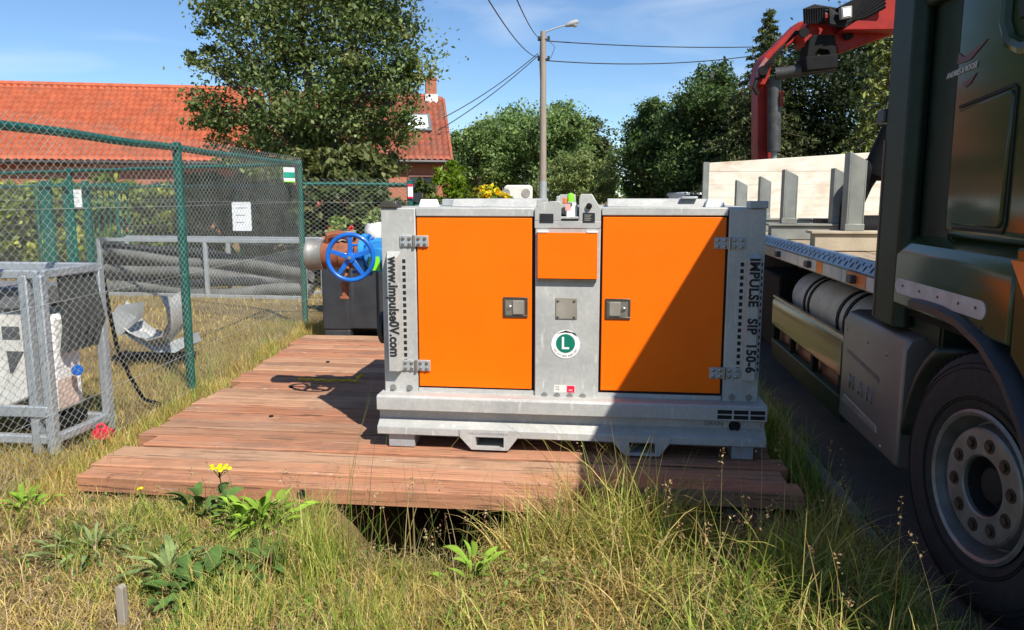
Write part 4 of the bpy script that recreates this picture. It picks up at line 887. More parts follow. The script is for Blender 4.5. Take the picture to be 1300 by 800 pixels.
def conifer(label, D, px, ytop, ybot, wpx, n, pal, seedk, name='conifer', droop=.35, size=.2):
    top, bot = PX(px, ytop, D), PX(px, ybot, D); t = thing(name, label, 'tree', (bot.x, bot.y, -.05)); H = top.z; Rm = wpx/1000*D; off = np.array(ORIG[t.name])
    mb = MB(); mb.tube([(bot.x, bot.y, -.1), (bot.x, bot.y, H*.5), (bot.x, bot.y, H)], [.2,.12,.015], 8); P_, n_br = [], 230
    for i in range(n_br):
        f = (i+.5)/n_br; z = H*(1-.97*f**.8); L_ = Rm*(.04+f**.85)*random.uniform(.65,1.1); a = i*2.399+random.random()*.4; d = Vector((cos(a), sin(a), 0)); s = Vector((bot.x, bot.y, z)); e = s + d*L_ + Vector((0,0,-droop*L_+.12*L_))
        md = s + d*L_*.5 + Vector((0,0,-droop*L_*.25)); mb.tube([s, md, e], [.03,.02,.006], 4)
        m_ = max(6, int(n/n_br*(.45+1.2*f)/1.1)); tt = RNG.random(m_)**.7
        c = np.outer((1-tt)**2, s)+np.outer(2*tt*(1-tt), md)+np.outer(tt**2, e); sp = .11*L_*(1.15-tt)+.05
        P_.append(c + RNG.normal(size=(m_,3))*sp[:, None]*np.array([1,1,.45]) - np.array([0,0,.05]))
    obj('trunk', mb, bark, t); p_ = np.concatenate(P_); v, f_, c = leaf_quads(p_-off, size*(.6+.8*RNG.random(len(p_))), cols_of(pal, RNG.integers(0, len(pal), len(p_))), .32, .5); c = c*np.array([1.12, 1.06, .65])
    obj('crown', np_mesh('crown', v, f_, c), needle_m, t); return t
conifer('pointed spruce rising above the wood left of the red crane', 33, 966, 10, 250, 122, 26000, [(.045,.07,.035),(.06,.09,.04),(.10,.12,.06)], 1)
conifer('feathery pale cedar showing between the boom and the truck cab', 24, 1120, -60, 260, 95, 15000, [(.20,.25,.09),(.26,.30,.11),(.12,.16,.06),(.07,.10,.045)], 2, droop=.5, size=.17)
# small distant things
q = PX(658, 243, 20); wc = thing('white_caravan', 'small white rounded trailer box with two dark round openings beyond the pump roof', 'trailer', (q.x, q.y, 0))
u = Vector((cos(YAW), sin(YAW), 0)); v_ = Vector((-sin(YAW), cos(YAW), 0)); zt = PX(658, 235, 20).z
m = MB().prism([q-u*.34+Vector((0,0,-q.z+.35)), q+u*.34+Vector((0,0,-q.z+.35)), Vector((*(q+u*.36)[:2], zt-.06)), Vector((*(q+u*.30)[:2], zt)), Vector((*(q-u*.30)[:2], zt)), Vector((*(q-u*.36)[:2], zt-.06))], v_*.9); obj('body', m, cream_p, wc, bevel=.03)
m = MB()
pm_ = mat('tinted_port', (.3,.28,.25), .4)
for s in (-.31, .19): c = q+u*s-v_*.004; obj('port', MB().cyl((c.x, c.y, zt-.2), (c.x-v_.x*.01, c.y-v_.y*.01, zt-.2), .11, n=18), pm_, wc)
m = MB()
for s in (-.25, .25): c = q+u*s+v_*.3; obj('wheel', MB().cyl((c.x, c.y, .2), (c.x+u.x*.12, c.y+u.y*.12, .2), .2, n=16), black, wc)
q = PX(885, 257, 34); cr_ = thing('white_car', 'white car parked far off beyond the truck bed', 'car', (q.x, q.y, 0)); w2, zt = 1.5, PX(885, 244, 34).z
m = MB().prism([q+u*a+Vector((0,0,z-q.z)) for a, z in ((-.8,.3),(.8,.3),(.82,.85),(.72,.95),(.6,zt),(-.6,zt),(-.72,.95),(-.82,.85))], v_*3.6); obj('body', m, white_p, cr_, bevel=.06)
m = MB().prism([q-v_*.01+u*a+Vector((0,0,z-q.z)) for a, z in ((-.62,1.0),(.62,1.0),(.52,zt-.1),(-.52,zt-.1))], v_*.02); obj('windscreen', m, glass_m, cr_)
m = MB()
for s in (-.72, .55):
    for d_ in (.6, 2.9): c = q+u*s+v_*d_; obj('wheel', MB().cyl((c.x, c.y, .3), (c.x+u.x*.18, c.y+u.y*.18, .3), .3, n=16), black, cr_)
q = PX(866, 254, 30); mr_ = MB(); mr_.torus((q.x, q.y, q.z-.05), v_, .13, .03, 18, 8); mr_.bar((q.x, q.y, 0), (q.x, q.y, q.z-.15), .05, .05)
single('white_ring_post', mr_, white_p, 'small white ring on a post beyond the right half of the pump roof', 'post', (q.x, q.y, 0))

# ================================================================== LAMP POLE AND CABLES
LP = PX(689, 250, 32); LP.z = 0; lt = PX(689, 40, 32).z
lp = thing('lamp_pole', 'tall weathered street lamp pole carrying overhead cables', 'street lamp', LP)
pole_m = mat('weathered_pole', (.30, .25, .20), .85, scale=2, stretch=(6,6,.6), bump=.3, dirt=(.16,.13,.11), dirt_amt=.6, dirt_scale=2)
m = MB(); m.tube([LP+Vector((0,0,-.2)), LP+Vector((.0,0,lt*.5)), LP+Vector((-.02,0,lt))], [.16,.135,.11], 12); obj('pole', m, pole_m, lp)
m = MB(); m.lathe(LP+Vector((0,0,0)), (0,0,1), [(0,.172),(2.2,.166),(2.2,.15)], 14); obj('pole_sleeve', m, galv_d, lp)
ht = PX(735, 27, 32); a0 = LP+Vector((0,0,lt-.05)); m = MB(); m.tube([a0, a0.lerp(ht, .35)+Vector((0,0,.03)), a0.lerp(ht, .72)], .028, 8); obj('arm', m, galv_d, lp)
hd_ = MB(); s = a0.lerp(ht, .60); dd = (ht-s); hd_.tube([s, s+dd*.15, s+dd*.5, s+dd*.85, s+dd], [.04,.08,.12,.11,.03], 12); lh = obj('lamp_head', hd_, galv_d, lp)
m = MB(); g = s+dd*.7-Vector((0,0,.1)); m.lathe(g, (0,0,-1), [(-.04,.13),(0,.12),(.06,.08),(.08,.001)], 14); obj('lamp_glass', m, mat('lamp_glass', (.5,.5,.48), .2), lh)
m = MB()
for z in (lt-.3, lt-1.05): m.cyl(LP+Vector((-.2,-.05,z)), LP+Vector((.22,-.05,z)), .03, n=8); m.lathe(LP+Vector((.2,-.05,z)), (0,0,1), [(-.06,.05),(.1,.05),(.12,.02)], 8); m.lathe(LP+Vector((-.18,-.05,z)), (0,0,1), [(-.06,.05),(.1,.05),(.12,.02)], 8)
m.tube([LP+Vector((.14,-.08,lt-.3)), LP+Vector((.45,-.08,lt-.6)), LP+Vector((.3,-.08,lt-1.0)), LP+Vector((.12,-.1,lt-1.05))], .012, 5); m.tube([LP+Vector((-.1,-.14,lt-.2)), LP+Vector((-.13,-.14,lt-1.2)), LP+Vector((-.1,-.14,lt-1.8))], .025, 6)
obj('insulators', m, dark_plastic, lp)
cab_m = mat('black_cable', (.02,.02,.022), .6)
def cable(a, b, sag, label, r=.018):
    a, b = Vector(a), Vector(b); pts = [a.lerp(b, t)-Vector((0,0,sag*4*t*(1-t))) for t in np.linspace(0,1,18)]
    single('overhead_cable', MB().tube(pts, r, 5), cab_m, label, 'cable', a.lerp(b,.5), 'overhead cables at the lamp pole')
P1, P2, P3 = PX(687,50,32), PX(686,73,32), PX(683,68,32)
cable(P2, PX(585,-60,11), .35, 'overhead cable sweeping up left from the lamp pole, the left of two', .013)
cable(P1, PX(628,-70,11), .25, 'overhead cable rising steeply from the lamp pole out of the top of the view', .013)
cable(P3, PX(562,150,30.6), .15, 'upper of two cables descending from the lamp pole to the brick house')
cable(PX(684,70,32), PX(556,166,30.5), .15, 'lower of two cables descending from the lamp pole to the brick house')
cable(PX(692,52,32), PX(1010,58,38), .15, 'upper cable running right from the lamp pole to the wood', .022)
cable(PX(693,77,32), PX(1010,62,38), .35, 'lower cable running right from the lamp pole to the wood', .022)

# ================================================================== TRUCK
green_paint = mat('dark_green_paint', (.040, .060, .026), .13, var=.1, scale=2, coat=.0, spec=.38, dirt=(.03,.03,.02), dirt_amt=.3, dirt_scale=3)
green_dk = mat('flat_dark_green', (.016, .030, .019), .5, var=.1, spec=.25)
chassis_m = mat('chassis_black', (.009, .009, .009), .75, spec=.15); tyre_m = mat('tyre_rubber', (.016, .016, .017), .8, var=.2, scale=30, bump=.15, bscale=90)
rim_m = mat('wheel_silver', (.20, .20, .195), .45, .5, var=.15, scale=12, dirt=(.12,.09,.07), dirt_amt=.5, dirt_scale=9)
nut_m = mat('brown_nut', (.05,.035,.025), .6, .3, var=.3, scale=30)
box_m = mat('grey_toolbox', (.21, .185, .17), .42, .5, var=.08, scale=3)
refl_w = mat('reflective_white', (.55, .52, .50), .5, var=.08, dirt=(.3,.26,.22), dirt_amt=.5, dirt_scale=14); refl_o = mat('reflective_orange', (.75, .17, .02), .45, var=.1)
deck_m = mat('deck_boards', (.36, .28, .19), .85, c2=(.22,.17,.115), scale=6, stretch=(8,1,1), bump=.3, bscale=20, rnd=.15)
ply_m = mat('pale_plywood', (.62, .56, .44), .8, c2=(.74,.70,.60), scale=2.5, stretch=(1,1,3), bump=.15, dirt=(.45,.30,.16), dirt_amt=.7, dirt_scale=1.6, dirt_lo=.5)
stake_m = mat('grey_steel_stake', (.27, .28, .25), .5, .3, var=.15, scale=5, dirt=(.35,.3,.22), dirt_amt=.5, dirt_scale=4)
TX = 1.40
tr = thing('truck', 'dark green flatbed truck parked along the kerb at the right', 'truck', (2.65, 6, 0))
# cab
cabo = [(2.05,1.44),(3.66,1.44),(3.66,2.62),(3.58,2.80),(3.40,2.84),(2.35,2.84),(2.12,2.72),(2.0,2.2)]
cab = obj('cab', MB().prism([(1.45, y_, z) for y_, z in cabo], (2.42, 0, 0)), green_paint, tr, bevel=.05, seg=4)
rl = MB().box((TX, 2.05, 2.70), (1.47, 4.20, 2.83)).box((1.43, 3.5, 2.48), (1.60, 4.19, 2.825)); obj('roof_edge_sun_block', rl, green_dk, cab, bevel=.03)  # second box is an unseen block added to keep sun off the pump
# side door with seams, window with frame
def ygroove(pts, x, w=.006):
    m = MB()
    for (a, b) in zip(pts, pts[1:]): m.bar((x, a[0], a[1]), (x, b[0], b[1]), w, .004, (1,0,0))
    return m
dl = obj('locker_door', MB().prism([(1.436, y_, z) for y_, z in ((3.54,1.50),(3.14,1.50),(3.115,1.53),(3.10,1.98),(3.13,2.0),(3.54,1.97))], (.02,0,0)), green_paint, cab, bevel=.008)
sm = ygroove([(3.56,1.985),(3.12,2.015),(3.09,2.0),(3.09,1.52),(3.11,1.485),(3.54,1.485)], 1.446, .012); obj('door_seam', sm, gap, dl)
wf = MB(); wo = [(3.115,2.24),(3.14,2.30),(3.14,2.70),(2.20,2.70),(2.12,2.24)]; wf.prism([(1.438, y_, z) for y_, z in wo], (.015,0,0)); wfo = obj('side_window', wf, green_dk, cab, bevel=.01)
obj('window_glass', MB().prism([(1.434, y_, z) for y_, z in ((3.06,2.30),(3.08,2.34),(3.08,2.66),(2.26,2.66),(2.18,2.30))], (.006,0,0)), glass_m, wfo)
wb = MB(); wb.tube([(1.44, y_, z) for y_, z in ((3.20,2.82),(3.20,2.25),(3.15,2.17),(3.05,2.13),(2.10,2.10))], .028, 8); obj('window_surround', wb, green_paint, wfo)
lettering(cab, 'ANDRIES & ROOSE', .034, (1.446, 3.57, 2.132), (0,-1,.03), (0,-.2,1), refl_w, depth=.001)
ml_ = MB(); ml_.prism([(1.446, y_, z) for y_, z in ((3.62,2.165),(3.61,2.21),(3.56,2.185),(3.36,2.22),(3.50,2.165))], (.004,0,0)); ml_.prism([(1.446, y_, z) for y_, z in ((3.56,2.08),(3.48,2.09),(3.43,2.105),(3.48,2.07),(3.52,2.06))], (.004,0,0)); obj('red_emblem', ml_, mat('dark_red_print', (.10,.008,.009), .4), cab)
# fairing column behind the cab
fa = MB(); fa.prism([(x, y_, .98) for x, y_ in ((TX,4.30),(TX,4.02),(TX+.05,3.98),(TX+.09,4.0),(TX+.09,4.32))], (0,0,1.85)); fo = obj('side_fairing', fa, green_dk, tr, bevel=.012)
obj('fairing_panel', MB().box((1.493, 3.69, .95), (1.60, 4.20, 2.84)), green_dk, fo)
obj('rust_edge', MB().box((TX-.004, 4.285, 1.0), (TX+.004, 4.305, 1.9)), mat('worn_edge', (.14,.09,.06), .7), fo)
obj('marker_lamp', MB().box((TX-.01, 4.31, 1.99), (TX+.05, 4.42, 2.06)), dark_plastic, fo, bevel=.008)
obj('cab_back', MB().box((1.5, 3.665, .95), (3.8, 3.69, 2.8)), green_dk, tr)
# lower side panels, stripe, reflector
pr1 = [(1.60,1.452),(1.50,1.44),(1.43,1.40),(1.402,1.34),(1.40,1.10),(1.46,1.085),(1.60,1.085)]
ps = obj('step_panel', MB().prism([(x, 2.905, z) for x, z in pr1], (0, 1.125, 0)), green_paint, tr, bevel=.012, seg=3)
stp = MB()
out = []
for (yc, sgn) in ((3.96, 1), (3.115, -1)):
    for i in range(9):
        a = radians(90 - 180*i/8) if sgn > 0 else radians(-90-180*i/8); out.append((TX-.003, yc+.04*cos(a), 1.196+.036*sin(a)))
stp.prism(out, (.004,0,0)); obj('white_stripe', stp, mat('grey_white_stripe', (.42,.42,.43), .5, dirt=(.2,.19,.18), dirt_amt=.4, dirt_scale=10), ps)
riv = MB(); bolt_pts = [(3.9,1.2),(3.7,1.198),(3.5,1.197),(3.3,1.197),(3.15,1.2),(3.35,1.13),(3.1,1.13)]
for y_, z in bolt_pts: riv.cyl((TX-.004, y_, z), (TX-.0075, y_, z), .006, n=8)
obj('rivets', riv, latch_m, ps, kind='stuff')
arcp = [(2.905,1.445),(2.05,1.445),(2.05,.55),(2.54,.55)] + [(3.2-.66*cos(radians(a)), .52+.62*sin(radians(a))) for a in (10,25,40,52,62)]
pf = obj('front_fender', MB().prism([(1.405, y_, z) for y_, z in arcp], (.06,0,0)), green_paint, tr, bevel=.01)
obj('orange_reflector', MB().prism([(TX, y_, z) for y_, z in ((2.93,1.40),(2.80,1.40),(2.6,1.24),(2.5,1.12),(2.62,1.10),(2.76,1.22))], (.006,0,0)), refl_o, pf)
obj('side_reflector', MB().prism([(TX-.006, y_, z) for y_, z in ((2.80,1.38),(2.66,1.38),(2.55,1.30),(2.62,1.24),(2.74,1.28))], (.014,0,0)), refl_w, pf, bevel=.003)
lip = [(3.75,1.118),(3.62,1.125),(3.45,1.125),(3.25,1.11),(3.05,1.06),(2.87,.97),(2.73,.85),(2.63,.71),(2.58,.55)]
lm = MB(); rows = []
for i, (y_, z) in enumerate(lip):
    a = Vector(lip[max(i-1,0)]); b = Vector(lip[min(i+1,len(lip)-1)]); d = (b-a).normalized(); nx_ = Vector((d.y, -d.x)) if True else 0
    if nx_.y < 0: nx_ = -nx_
    rows.append([(TX-.03, y_, z), (TX-.032, y_+nx_.x*.03, z+nx_.y*.03), (TX+.0, y_+nx_.x*.045, z+nx_.y*.045), (TX+.40, y_+nx_.x*.045, z+nx_.y*.045), (TX+.40, y_, z), (TX-.03, y_, z)])
lm.strip(rows); obj('wheel_arch', lm, mat('dark_plastic_arch', (.028,.03,.034), .4), tr)
obj('wheel_well', MB().box((1.80, 2.45, .35), (1.84, 4.0, 1.09)), chassis_m, tr)
obj('wheel_well_top', MB().box((1.46, 2.95, 1.05), (1.9, 4.05, 1.08)), chassis_m, tr)
mg = MB(); rows = []
for i in range(9):
    a = radians(8+i*7); rows.append([(TX+.005, 3.2+.60*cos(a), .42+.60*sin(a)), (TX+.42, 3.2+.60*cos(a), .42+.60*sin(a))])
mg.strip(rows); mgo = obj('mudguard', mg, mat('mudguard_plastic', (.02,.022,.018), .5), tr); so = mgo.modifiers.new('solid', 'SOLIDIFY'); so.thickness = .03
obj('mud_flap', MB().box((TX+.1, 3.80, .12), (TX+.4, 3.815, .42)), black, mgo)
# wheels
def wheel(x, yc, s, steer=0, zc=.52):
    R_, c = .52, Vector((x, yc, zc)); A = Vector((-s*cos(steer), -s*sin(steer), 0)); T = Vector((-A.y, A.x, 0)); Z = Vector((0,0,1))
    def at(d, r, a): return c + A*d + T*(r*cos(a)) + Z*(r*sin(a))
    w_ = obj('wheel', MB().lathe(c, A, [(-.30,.30),(-.29,.44),(-.26,.50),(-.22,.52),(-.08,.52),(-.045,.512),(-.022,.485),(-.004,.44),(0,.38),(-.008,.325),(-.02,.298)], 64), tyre_m, tr, smooth=30)
    tg = MB()
    for r0, dd in ((.335, -.006), (.345, -.004), (.475, -.017), (.455, -.010)): tg.torus(c+A*dd, A, r0, .003, 64, 6)
    for dx in (.09, .14, .19):
        tg.lathe(c, A, [(-dx-.006,.5205),(-dx+.006,.5205)], 64)
    for k in range(72):
        a = 2*pi*k/72; tg.bar(at(-.040, .512, a), at(-.075, .522, a), .012, .006, Z if abs(sin(a)) < .7 else T)
    obj('tread', tg, black, w_, kind='stuff')
    rm = obj('rim', MB().lathe(c, A, [(-.012,.297),(-.005,.285),(-.012,.272),(-.03,.268),(-.07,.258),(-.10,.248),(-.10,.240),(-.055,.230),(-.036,.224),(-.030,.216),(-.030,.122),(-.036,.115),(-.055,.113)], 64), rim_m, w_, smooth=28)
    hb_ = MB(); hb_.lathe(c, A, [(-.05,.1135),(-.12,.108),(-.12,.075),(-.075,.068),(-.07,.06),(-.07,.001)], 32); obj('hub', hb_, gap, w_)
    for i in range(10):
        a = 2*pi*i/10+.15; p = at(-.030, .168, a)
        n_ = MB(); n_.cyl(p, p+A*.003, .0275, n=16); n_.cyl(p+A*.003, p+A*.012, .0175, n=6); obj('wheel_nut', n_, nut_m, rm)
    for i in range(2):
        a = pi*i+.6; obj('vent_hole', MB().cyl(at(-.098, .246, a), at(-.085, .24, a), .022, n=14), gap, rm)
    return w_
wheel(TX+.02, 3.09, 1, radians(10), .515); wheel(TX+.015, 9.4, 1); wheel(TX+.015, 10.6, 1)
wheel(3.88, 3.09, -1, radians(10)); wheel(3.88, 9.4, -1); wheel(3.88, 10.6, -1)
# chassis, tool box, side guard, tank roll
obj('chassis_rail', MB().box((2.15, 2.3, .62), (2.30, 12.0, .92)), chassis_m, tr); obj('chassis_rail', MB().box((3.0, 2.3, .62), (3.15, 12.0, .92)), chassis_m, tr)
obj('front_bumper', MB().box((1.45, 1.96, .35), (3.85, 2.06, 1.42)), green_paint, tr, bevel=.04)
obj('windscreen', MB().prism([(1.6, y_, z) for y_, z in ((1.992,2.2),(2.104,2.70),(2.094,2.71),(1.98,2.2))], (2.1,0,0)), glass_m, cab)
tbp = [(TX,.33),(TX,.90),(TX+.025,.95),(TX+.07,.965),(TX+.5,.965),(TX+.5,.33),(TX+.05,.31)]
tb = obj('toolbox', MB().prism([(x, 3.84, z) for x, z in tbp], (0,.95,0)), box_m, tr, bevel=.015, seg=3)
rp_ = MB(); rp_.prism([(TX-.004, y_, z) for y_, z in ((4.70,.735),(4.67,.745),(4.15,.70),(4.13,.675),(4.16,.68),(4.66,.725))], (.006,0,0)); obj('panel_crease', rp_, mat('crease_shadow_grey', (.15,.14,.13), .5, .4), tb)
ledge_m = mat('ledge_grey', (.34,.30,.27), .4, .4)
rp_ = MB(); rp_.prism([(TX-.006, y_, z) for y_, z in ((4.74,.43),(4.12,.41),(4.13,.445),(4.69,.475))], (.012,0,0)); obj('panel_ledge', rp_, ledge_m, tb, bevel=.003)
for l_c, l_y in (('M', 4.58), ('A', 4.42), ('N', 4.27)): lettering(tb, l_c, .115, (TX-.003, l_y, .57), (0,-1,0), (0,0,1), ledge_m, depth=.004)
k = MB()
for y_, z in ((4.72,.86),(4.35,.85),(4.06,.84),(4.06,.36)): k.lathe((TX, y_, z), (-1,0,0), [(0,.012),(.005,.01),(.007,.001)], 10)
obj('toolbox_screws', k, latch_l, tb, kind='stuff')
sg = obj('side_guard', MB().prism([(x, 4.80, z) for x, z in ((TX,.55),(TX,.75),(TX+.02,.785),(TX+.06,.79),(TX+.06,.55))], (0,2.0,0)), green_paint, tr, bevel=.008)
obj('guard_trim', MB().box((TX+.004, 4.80, .785), (TX+.03, 6.8, .80)), latch_l, sg)
obj('lower_guard', MB().prism([(x, 4.80, z) for x, z in ((TX,.43),(TX+.05,.44),(TX+.08,.27),(TX+.02,.27))], (0,2.0,0)), green_dk, sg, bevel=.008)
for y_ in (4.84, 5.5, 6.15, 6.76): obj('guard_upright', MB().box((TX+.01, y_-.03, .42), (TX+.05, y_+.03, .56)), chassis_m, sg)
obj('guard_backing', MB().box((TX+.07, 4.82, .42), (TX+.09, 6.78, .56)), mat('red_brown_panel', (.20,.10,.08), .35, .3), sg)
tkm = MB(); tkm.lathe((TX+.30, 4.55, .82), (0,1,0), [(0,.001),(0,.17),(.03,.2),(2.0,.2),(2.03,.17),(2.03,.001)], 28); tko = obj('tarp_roll', tkm, mat('grey_white_tarp', (.42,.40,.39), .6, bump=.3, bscale=12), tr)
for y_ in (5.1, 5.25, 6.0, 6.12):
    m = MB(); m.lathe((TX+.30, y_, .82), (0,1,0), [(0,.2),(0,.207),(.05,.207),(.05,.2)], 28); obj('tank_strap', m, black, tko)
obj('battery_box', MB().box((TX+.06, 6.85, .3), (TX+.5, 7.8, .95)), chassis_m, tr, bevel=.02)
# deck
obj('deck_beam', MB().box((TX+.01, 4.30, 1.105), (TX+.09, 11.95, 1.195)), stake_m, tr, bevel=.004); obj('deck_beam', MB().box((3.82, 4.30, 1.105), (3.9, 11.95, 1.195)), stake_m, tr, bevel=.004)
for y_ in np.arange(4.5, 11.9, .9): obj('cross_member', MB().box((TX+.1, y_, 1.06), (3.81, y_+.08, 1.19)), chassis_m, tr)
pb = None
for i in range(12):
    x = TX+.06+i*.203
    if pb is None: pb = obj('deck_board', MB().box((x, 4.30, 1.198), (x+.196, 11.62, 1.222)), deck_m, tr, bevel=.003); xb = x
    else: c = pb.copy(); COL.objects.link(c); c.location = (x-xb, 0, random.uniform(-.002,.002))
tp = [(TX, .0)]
rail = obj('side_rail', MB().prism([(x, 4.30, z) for x, z in ((TX,1.197),(TX-.004,1.203),(TX+.028,1.268),(TX+.05,1.272),(TX+.05,1.262),(TX+.034,1.258),(TX+.006,1.197))], (0,7.62,0)), mat('sky_tinted_rail_steel', (.16,.25,.40), .35, .35, var=.15, scale=3), tr)  # blue is the sky's reflection painted into the steel colour
hl_ = MB(); sl = Vector((.032, 0, .065)).normalized(); nl = Vector((-.065, 0, .032)).normalized()
for i in range(62):
    yc = 4.38+i*.118
    if yc > 11.8: break
    for dy, off_, rr, hh in ((0, .026, .017, .020), (.06, .048, .013, .013)):
        c = Vector((TX-.003, yc+dy, 1.203)) + sl*off_ + nl*.0012; o_ = [c + Vector((0,1,0))*rr*cos(2*pi*k/10) + sl*hh*sin(2*pi*k/10) + Vector((0,1,0))*-.5*hh*sin(2*pi*k/10) for k in range(10)]; hl_.prism(o_, nl*-.002)
obj('rail_holes', hl_, gap, rail, kind='stuff')
yy = 4.32; flip = 0
for seg_, mm in ((.14, refl_w), (.36, refl_o), (.10, refl_w), (.42, refl_w), (.16, refl_o), (.22, refl_w), (.3, refl_w), (.8, refl_w), (.5, stake_m), (.9, refl_w), (.35, refl_o), (1.0, refl_w)):
    obj('reflective_tape', MB().box((TX+.003, yy, 1.115), (TX+.010, yy+seg_-.01, 1.188)), mm, tr); yy += seg_
for y_ in (4.62, 5.62, 6.6, 7.7): obj('marker_lamp', MB().box((TX-.03, y_, 1.13), (TX+.004, y_+.09, 1.175)), dark_plastic, tr, bevel=.006)
def stake(x, y_, z0, z1, w, par, d=.13):
    m = MB(); m.box((x, y_, z0), (x+.012, y_+d, z1)); m.prism([(x+.012, y_+.0, z0), (x+.012+w, y_+.0, z0), (x+.012+w, y_, z1-.055), (x+.012, y_, z1)], (0,.012,0)); m.prism([(x+.012, y_+d-.012, z0), (x+.012+w, y_+d-.012, z0), (x+.012+w, y_+d-.012, z1-.055), (x+.012, y_+d-.012, z1)], (0,.012,0))
    m.box((x-.01, y_-.012, z0), (x+w+.025, y_, z0+.05)); m.box((x+w+.0125, y_+.0, z0), (x+w+.022, y_+d, z1-.06))
    return obj('stake', m, stake_m, par, bevel=.003)
def bolster(label, y_, xs, ztop, x0=1.47, x1=3.8, zb=1.37, mat_=None, ws=.1):
    b = thing('stake_bolster', label, 'bolster', (2.6, y_, 1.222), 'steel stake bolsters on the truck bed')
    obj('cross_beam', MB().box((x0, y_, 1.226), (x1, y_+.14, zb-.022)), mat_ or stake_m, b, bevel=.004); obj('beam_cap', MB().box((x0-.03, y_-.02, zb-.02), (x1, y_+.16, zb)), mat_ or stake_m, b, bevel=.004)
    for x, zt_ in zip(xs, ztop): stake(x, y_+.02, zb+.001, zt_, ws, b)
    return b
beam_w = mat('tan_beam', (.42,.35,.25), .8, scale=4, bump=.2)
bolster('nearest stake bolster on a tan cross beam by the truck cab', 5.95, (1.715, 3.4), (1.93, 1.93), mat_=beam_w, x0=1.50)
bolster('middle stake bolster, half way down the truck bed', 7.5, (1.60, 2.035, 3.4), (1.86, 1.87, 1.87), x0=1.5)
bolster('farthest stake bolster, just in front of the pale board', 9.3, (1.46, 1.72, 3.4), (1.80, 1.84, 1.84), x0=1.42)
pw = thing('plywood_headboard', 'pale wooden board standing across the rear of the truck bed', 'board', (2.6, 11.7, 1.222))
z = 1.226; hts = [.2,.2,.2,.2]
for i in range(5):
    z0, z1 = 1.226+i*.185, 1.226+(i+1)*.185-.004
    if i < 4: obj('board', MB().box((1.44, 11.70+.0015*(i % 2), z0), (3.86, 11.74, z1+.0025)), ply_m, pw, bevel=.001)
    else: obj('board', MB().prism([(1.44, 11.70, z0), (3.86, 11.70, z0), (3.86, 11.70, 2.235), (1.44, 11.70, 2.09)], (0,.04,0)), ply_m, pw, bevel=.003)
obj('end_post', MB().box((1.36, 11.69, 1.226), (1.435, 11.78, 2.10)), stake_m, pw)
single('wooden_post', MB().box((2.42, 8.9, 1.226), (2.53, 9.0, 1.86)), mat('tan_wood', (.42,.27,.13), .8, stretch=(5,5,1)), 'tan wooden post standing on the truck bed between the stakes', 'post', (2.47, 8.95, 1.222), bevel=.008)
cr8 = thing('wooden_block', 'brown wooden block lying on the truck bed behind the near stake', 'block', (2.3, 8, 1.222))
obj('block', MB().box((2.06, 7.95, 1.30), (2.55, 8.3, 1.40)), bear_m, cr8, bevel=.006); obj('runner', MB().box((2.08, 7.97, 1.226), (2.18, 8.28, 1.298)), bear_m, cr8); obj('runner', MB().box((2.42, 7.97, 1.226), (2.52, 8.28, 1.298)), bear_m, cr8)
gl = thing('pipe_bundle', 'black steel pipe and elbow lying across the truck bed beside the cab fairing', 'pipe', (2.6, 7.0, 1.222))
m = MB(); m.cyl((2.02, 7.0, 1.345), (3.7, 7.1, 1.345), .115, n=20); obj('pipe', m, chassis_m, gl)
m = MB(); m.tube([(2.15, 7.45, 1.25), (2.17, 7.45, 1.5), (2.23, 7.42, 1.74), (2.31, 7.40, 1.85), (2.42, 7.38, 1.84)], [.07,.09,.11,.11,.09], 14); m.lathe((2.40, 7.38, 1.9), (.35,0,1), [(-.13,.001),(-.12,.12),(0,.14),(.5,.13),(.5,.001)], 18); obj('elbow', m, chassis_m, gl)

# ================================================================== LOADER CRANE
crane_r = mat('crane_red', (.29, .017, .011), .5, var=.15, scale=4, spec=.25, dirt=(.10,.03,.025), dirt_amt=.6, dirt_scale=3)
steel_g = mat('ram_grey', (.06, .06, .058), .5, .3, var=.2, scale=6, dirt=(.25,.22,.18), dirt_amt=.4, dirt_scale=8)
cr = thing('loader_crane', 'red hydraulic loader crane folded over the rear of the truck bed', 'crane', (2.4, 12.3, .9))
def cpoly(pts, D, dep): return MB().prism([PX(a, b, D) for a, b in pts], Vector((-sin(YAW), cos(YAW), 0))*dep)
obj('crane_foot', MB().box((2.0, 12.05, .62), (3.2, 12.75, 1.3)), chassis_m, cr, bevel=.02)
obj('pillar', cpoly([(962,107),(974,107),(976,290),(962,290)], 12.35, .34), crane_r, cr, bevel=.012)
obj('pillar_side', cpoly([(974,112),(981,112),(992,290),(976,290)], 12.55, .14), crane_r, cr, bevel=.008)
rm_ = MB(); rm_.cyl(PX(983,100,12.2), PX(982.5,193,12.2), .098, n=20); ro_ = obj('lift_ram', rm_, steel_g, cr); m = MB(); m.cyl(PX(982.5,193,12.2), PX(982,240,12.2), .045, n=14); obj('ram_rod', m, zinc, ro_)
arm = obj('main_arm', cpoly([(960,108),(962,92),(966,78),(973,68),(985,58),(1014,28),(1024,25),(1026,34),(1020,48),(1004,56),(990,66),(981,78),(977,96),(972,108)], 12.2, .38), crane_r, cr, bevel=.015)
obj('arm_plate', cpoly([(961,100),(964,84),(972,73),(976,76),(971,98)], 12.14, .05), mat('pale_red_decal', (.34,.13,.12), .5), arm)
obj('knuckle', cpoly([(1018,42),(1030,22),(1038,18),(1062,14),(1076,26),(1090,34),(1150,2),(1150,38),(1128,45),(1064,68),(1058,46),(1030,48),(1022,60)], 11.9, .42), crane_r, cr, bevel=.02)
obj('outer_boom', cpoly([(1070,38),(1100,18),(1118,-12),(1240,-60),(1240,10),(1150,38)], 11.6, .36), crane_r, cr, bevel=.015)
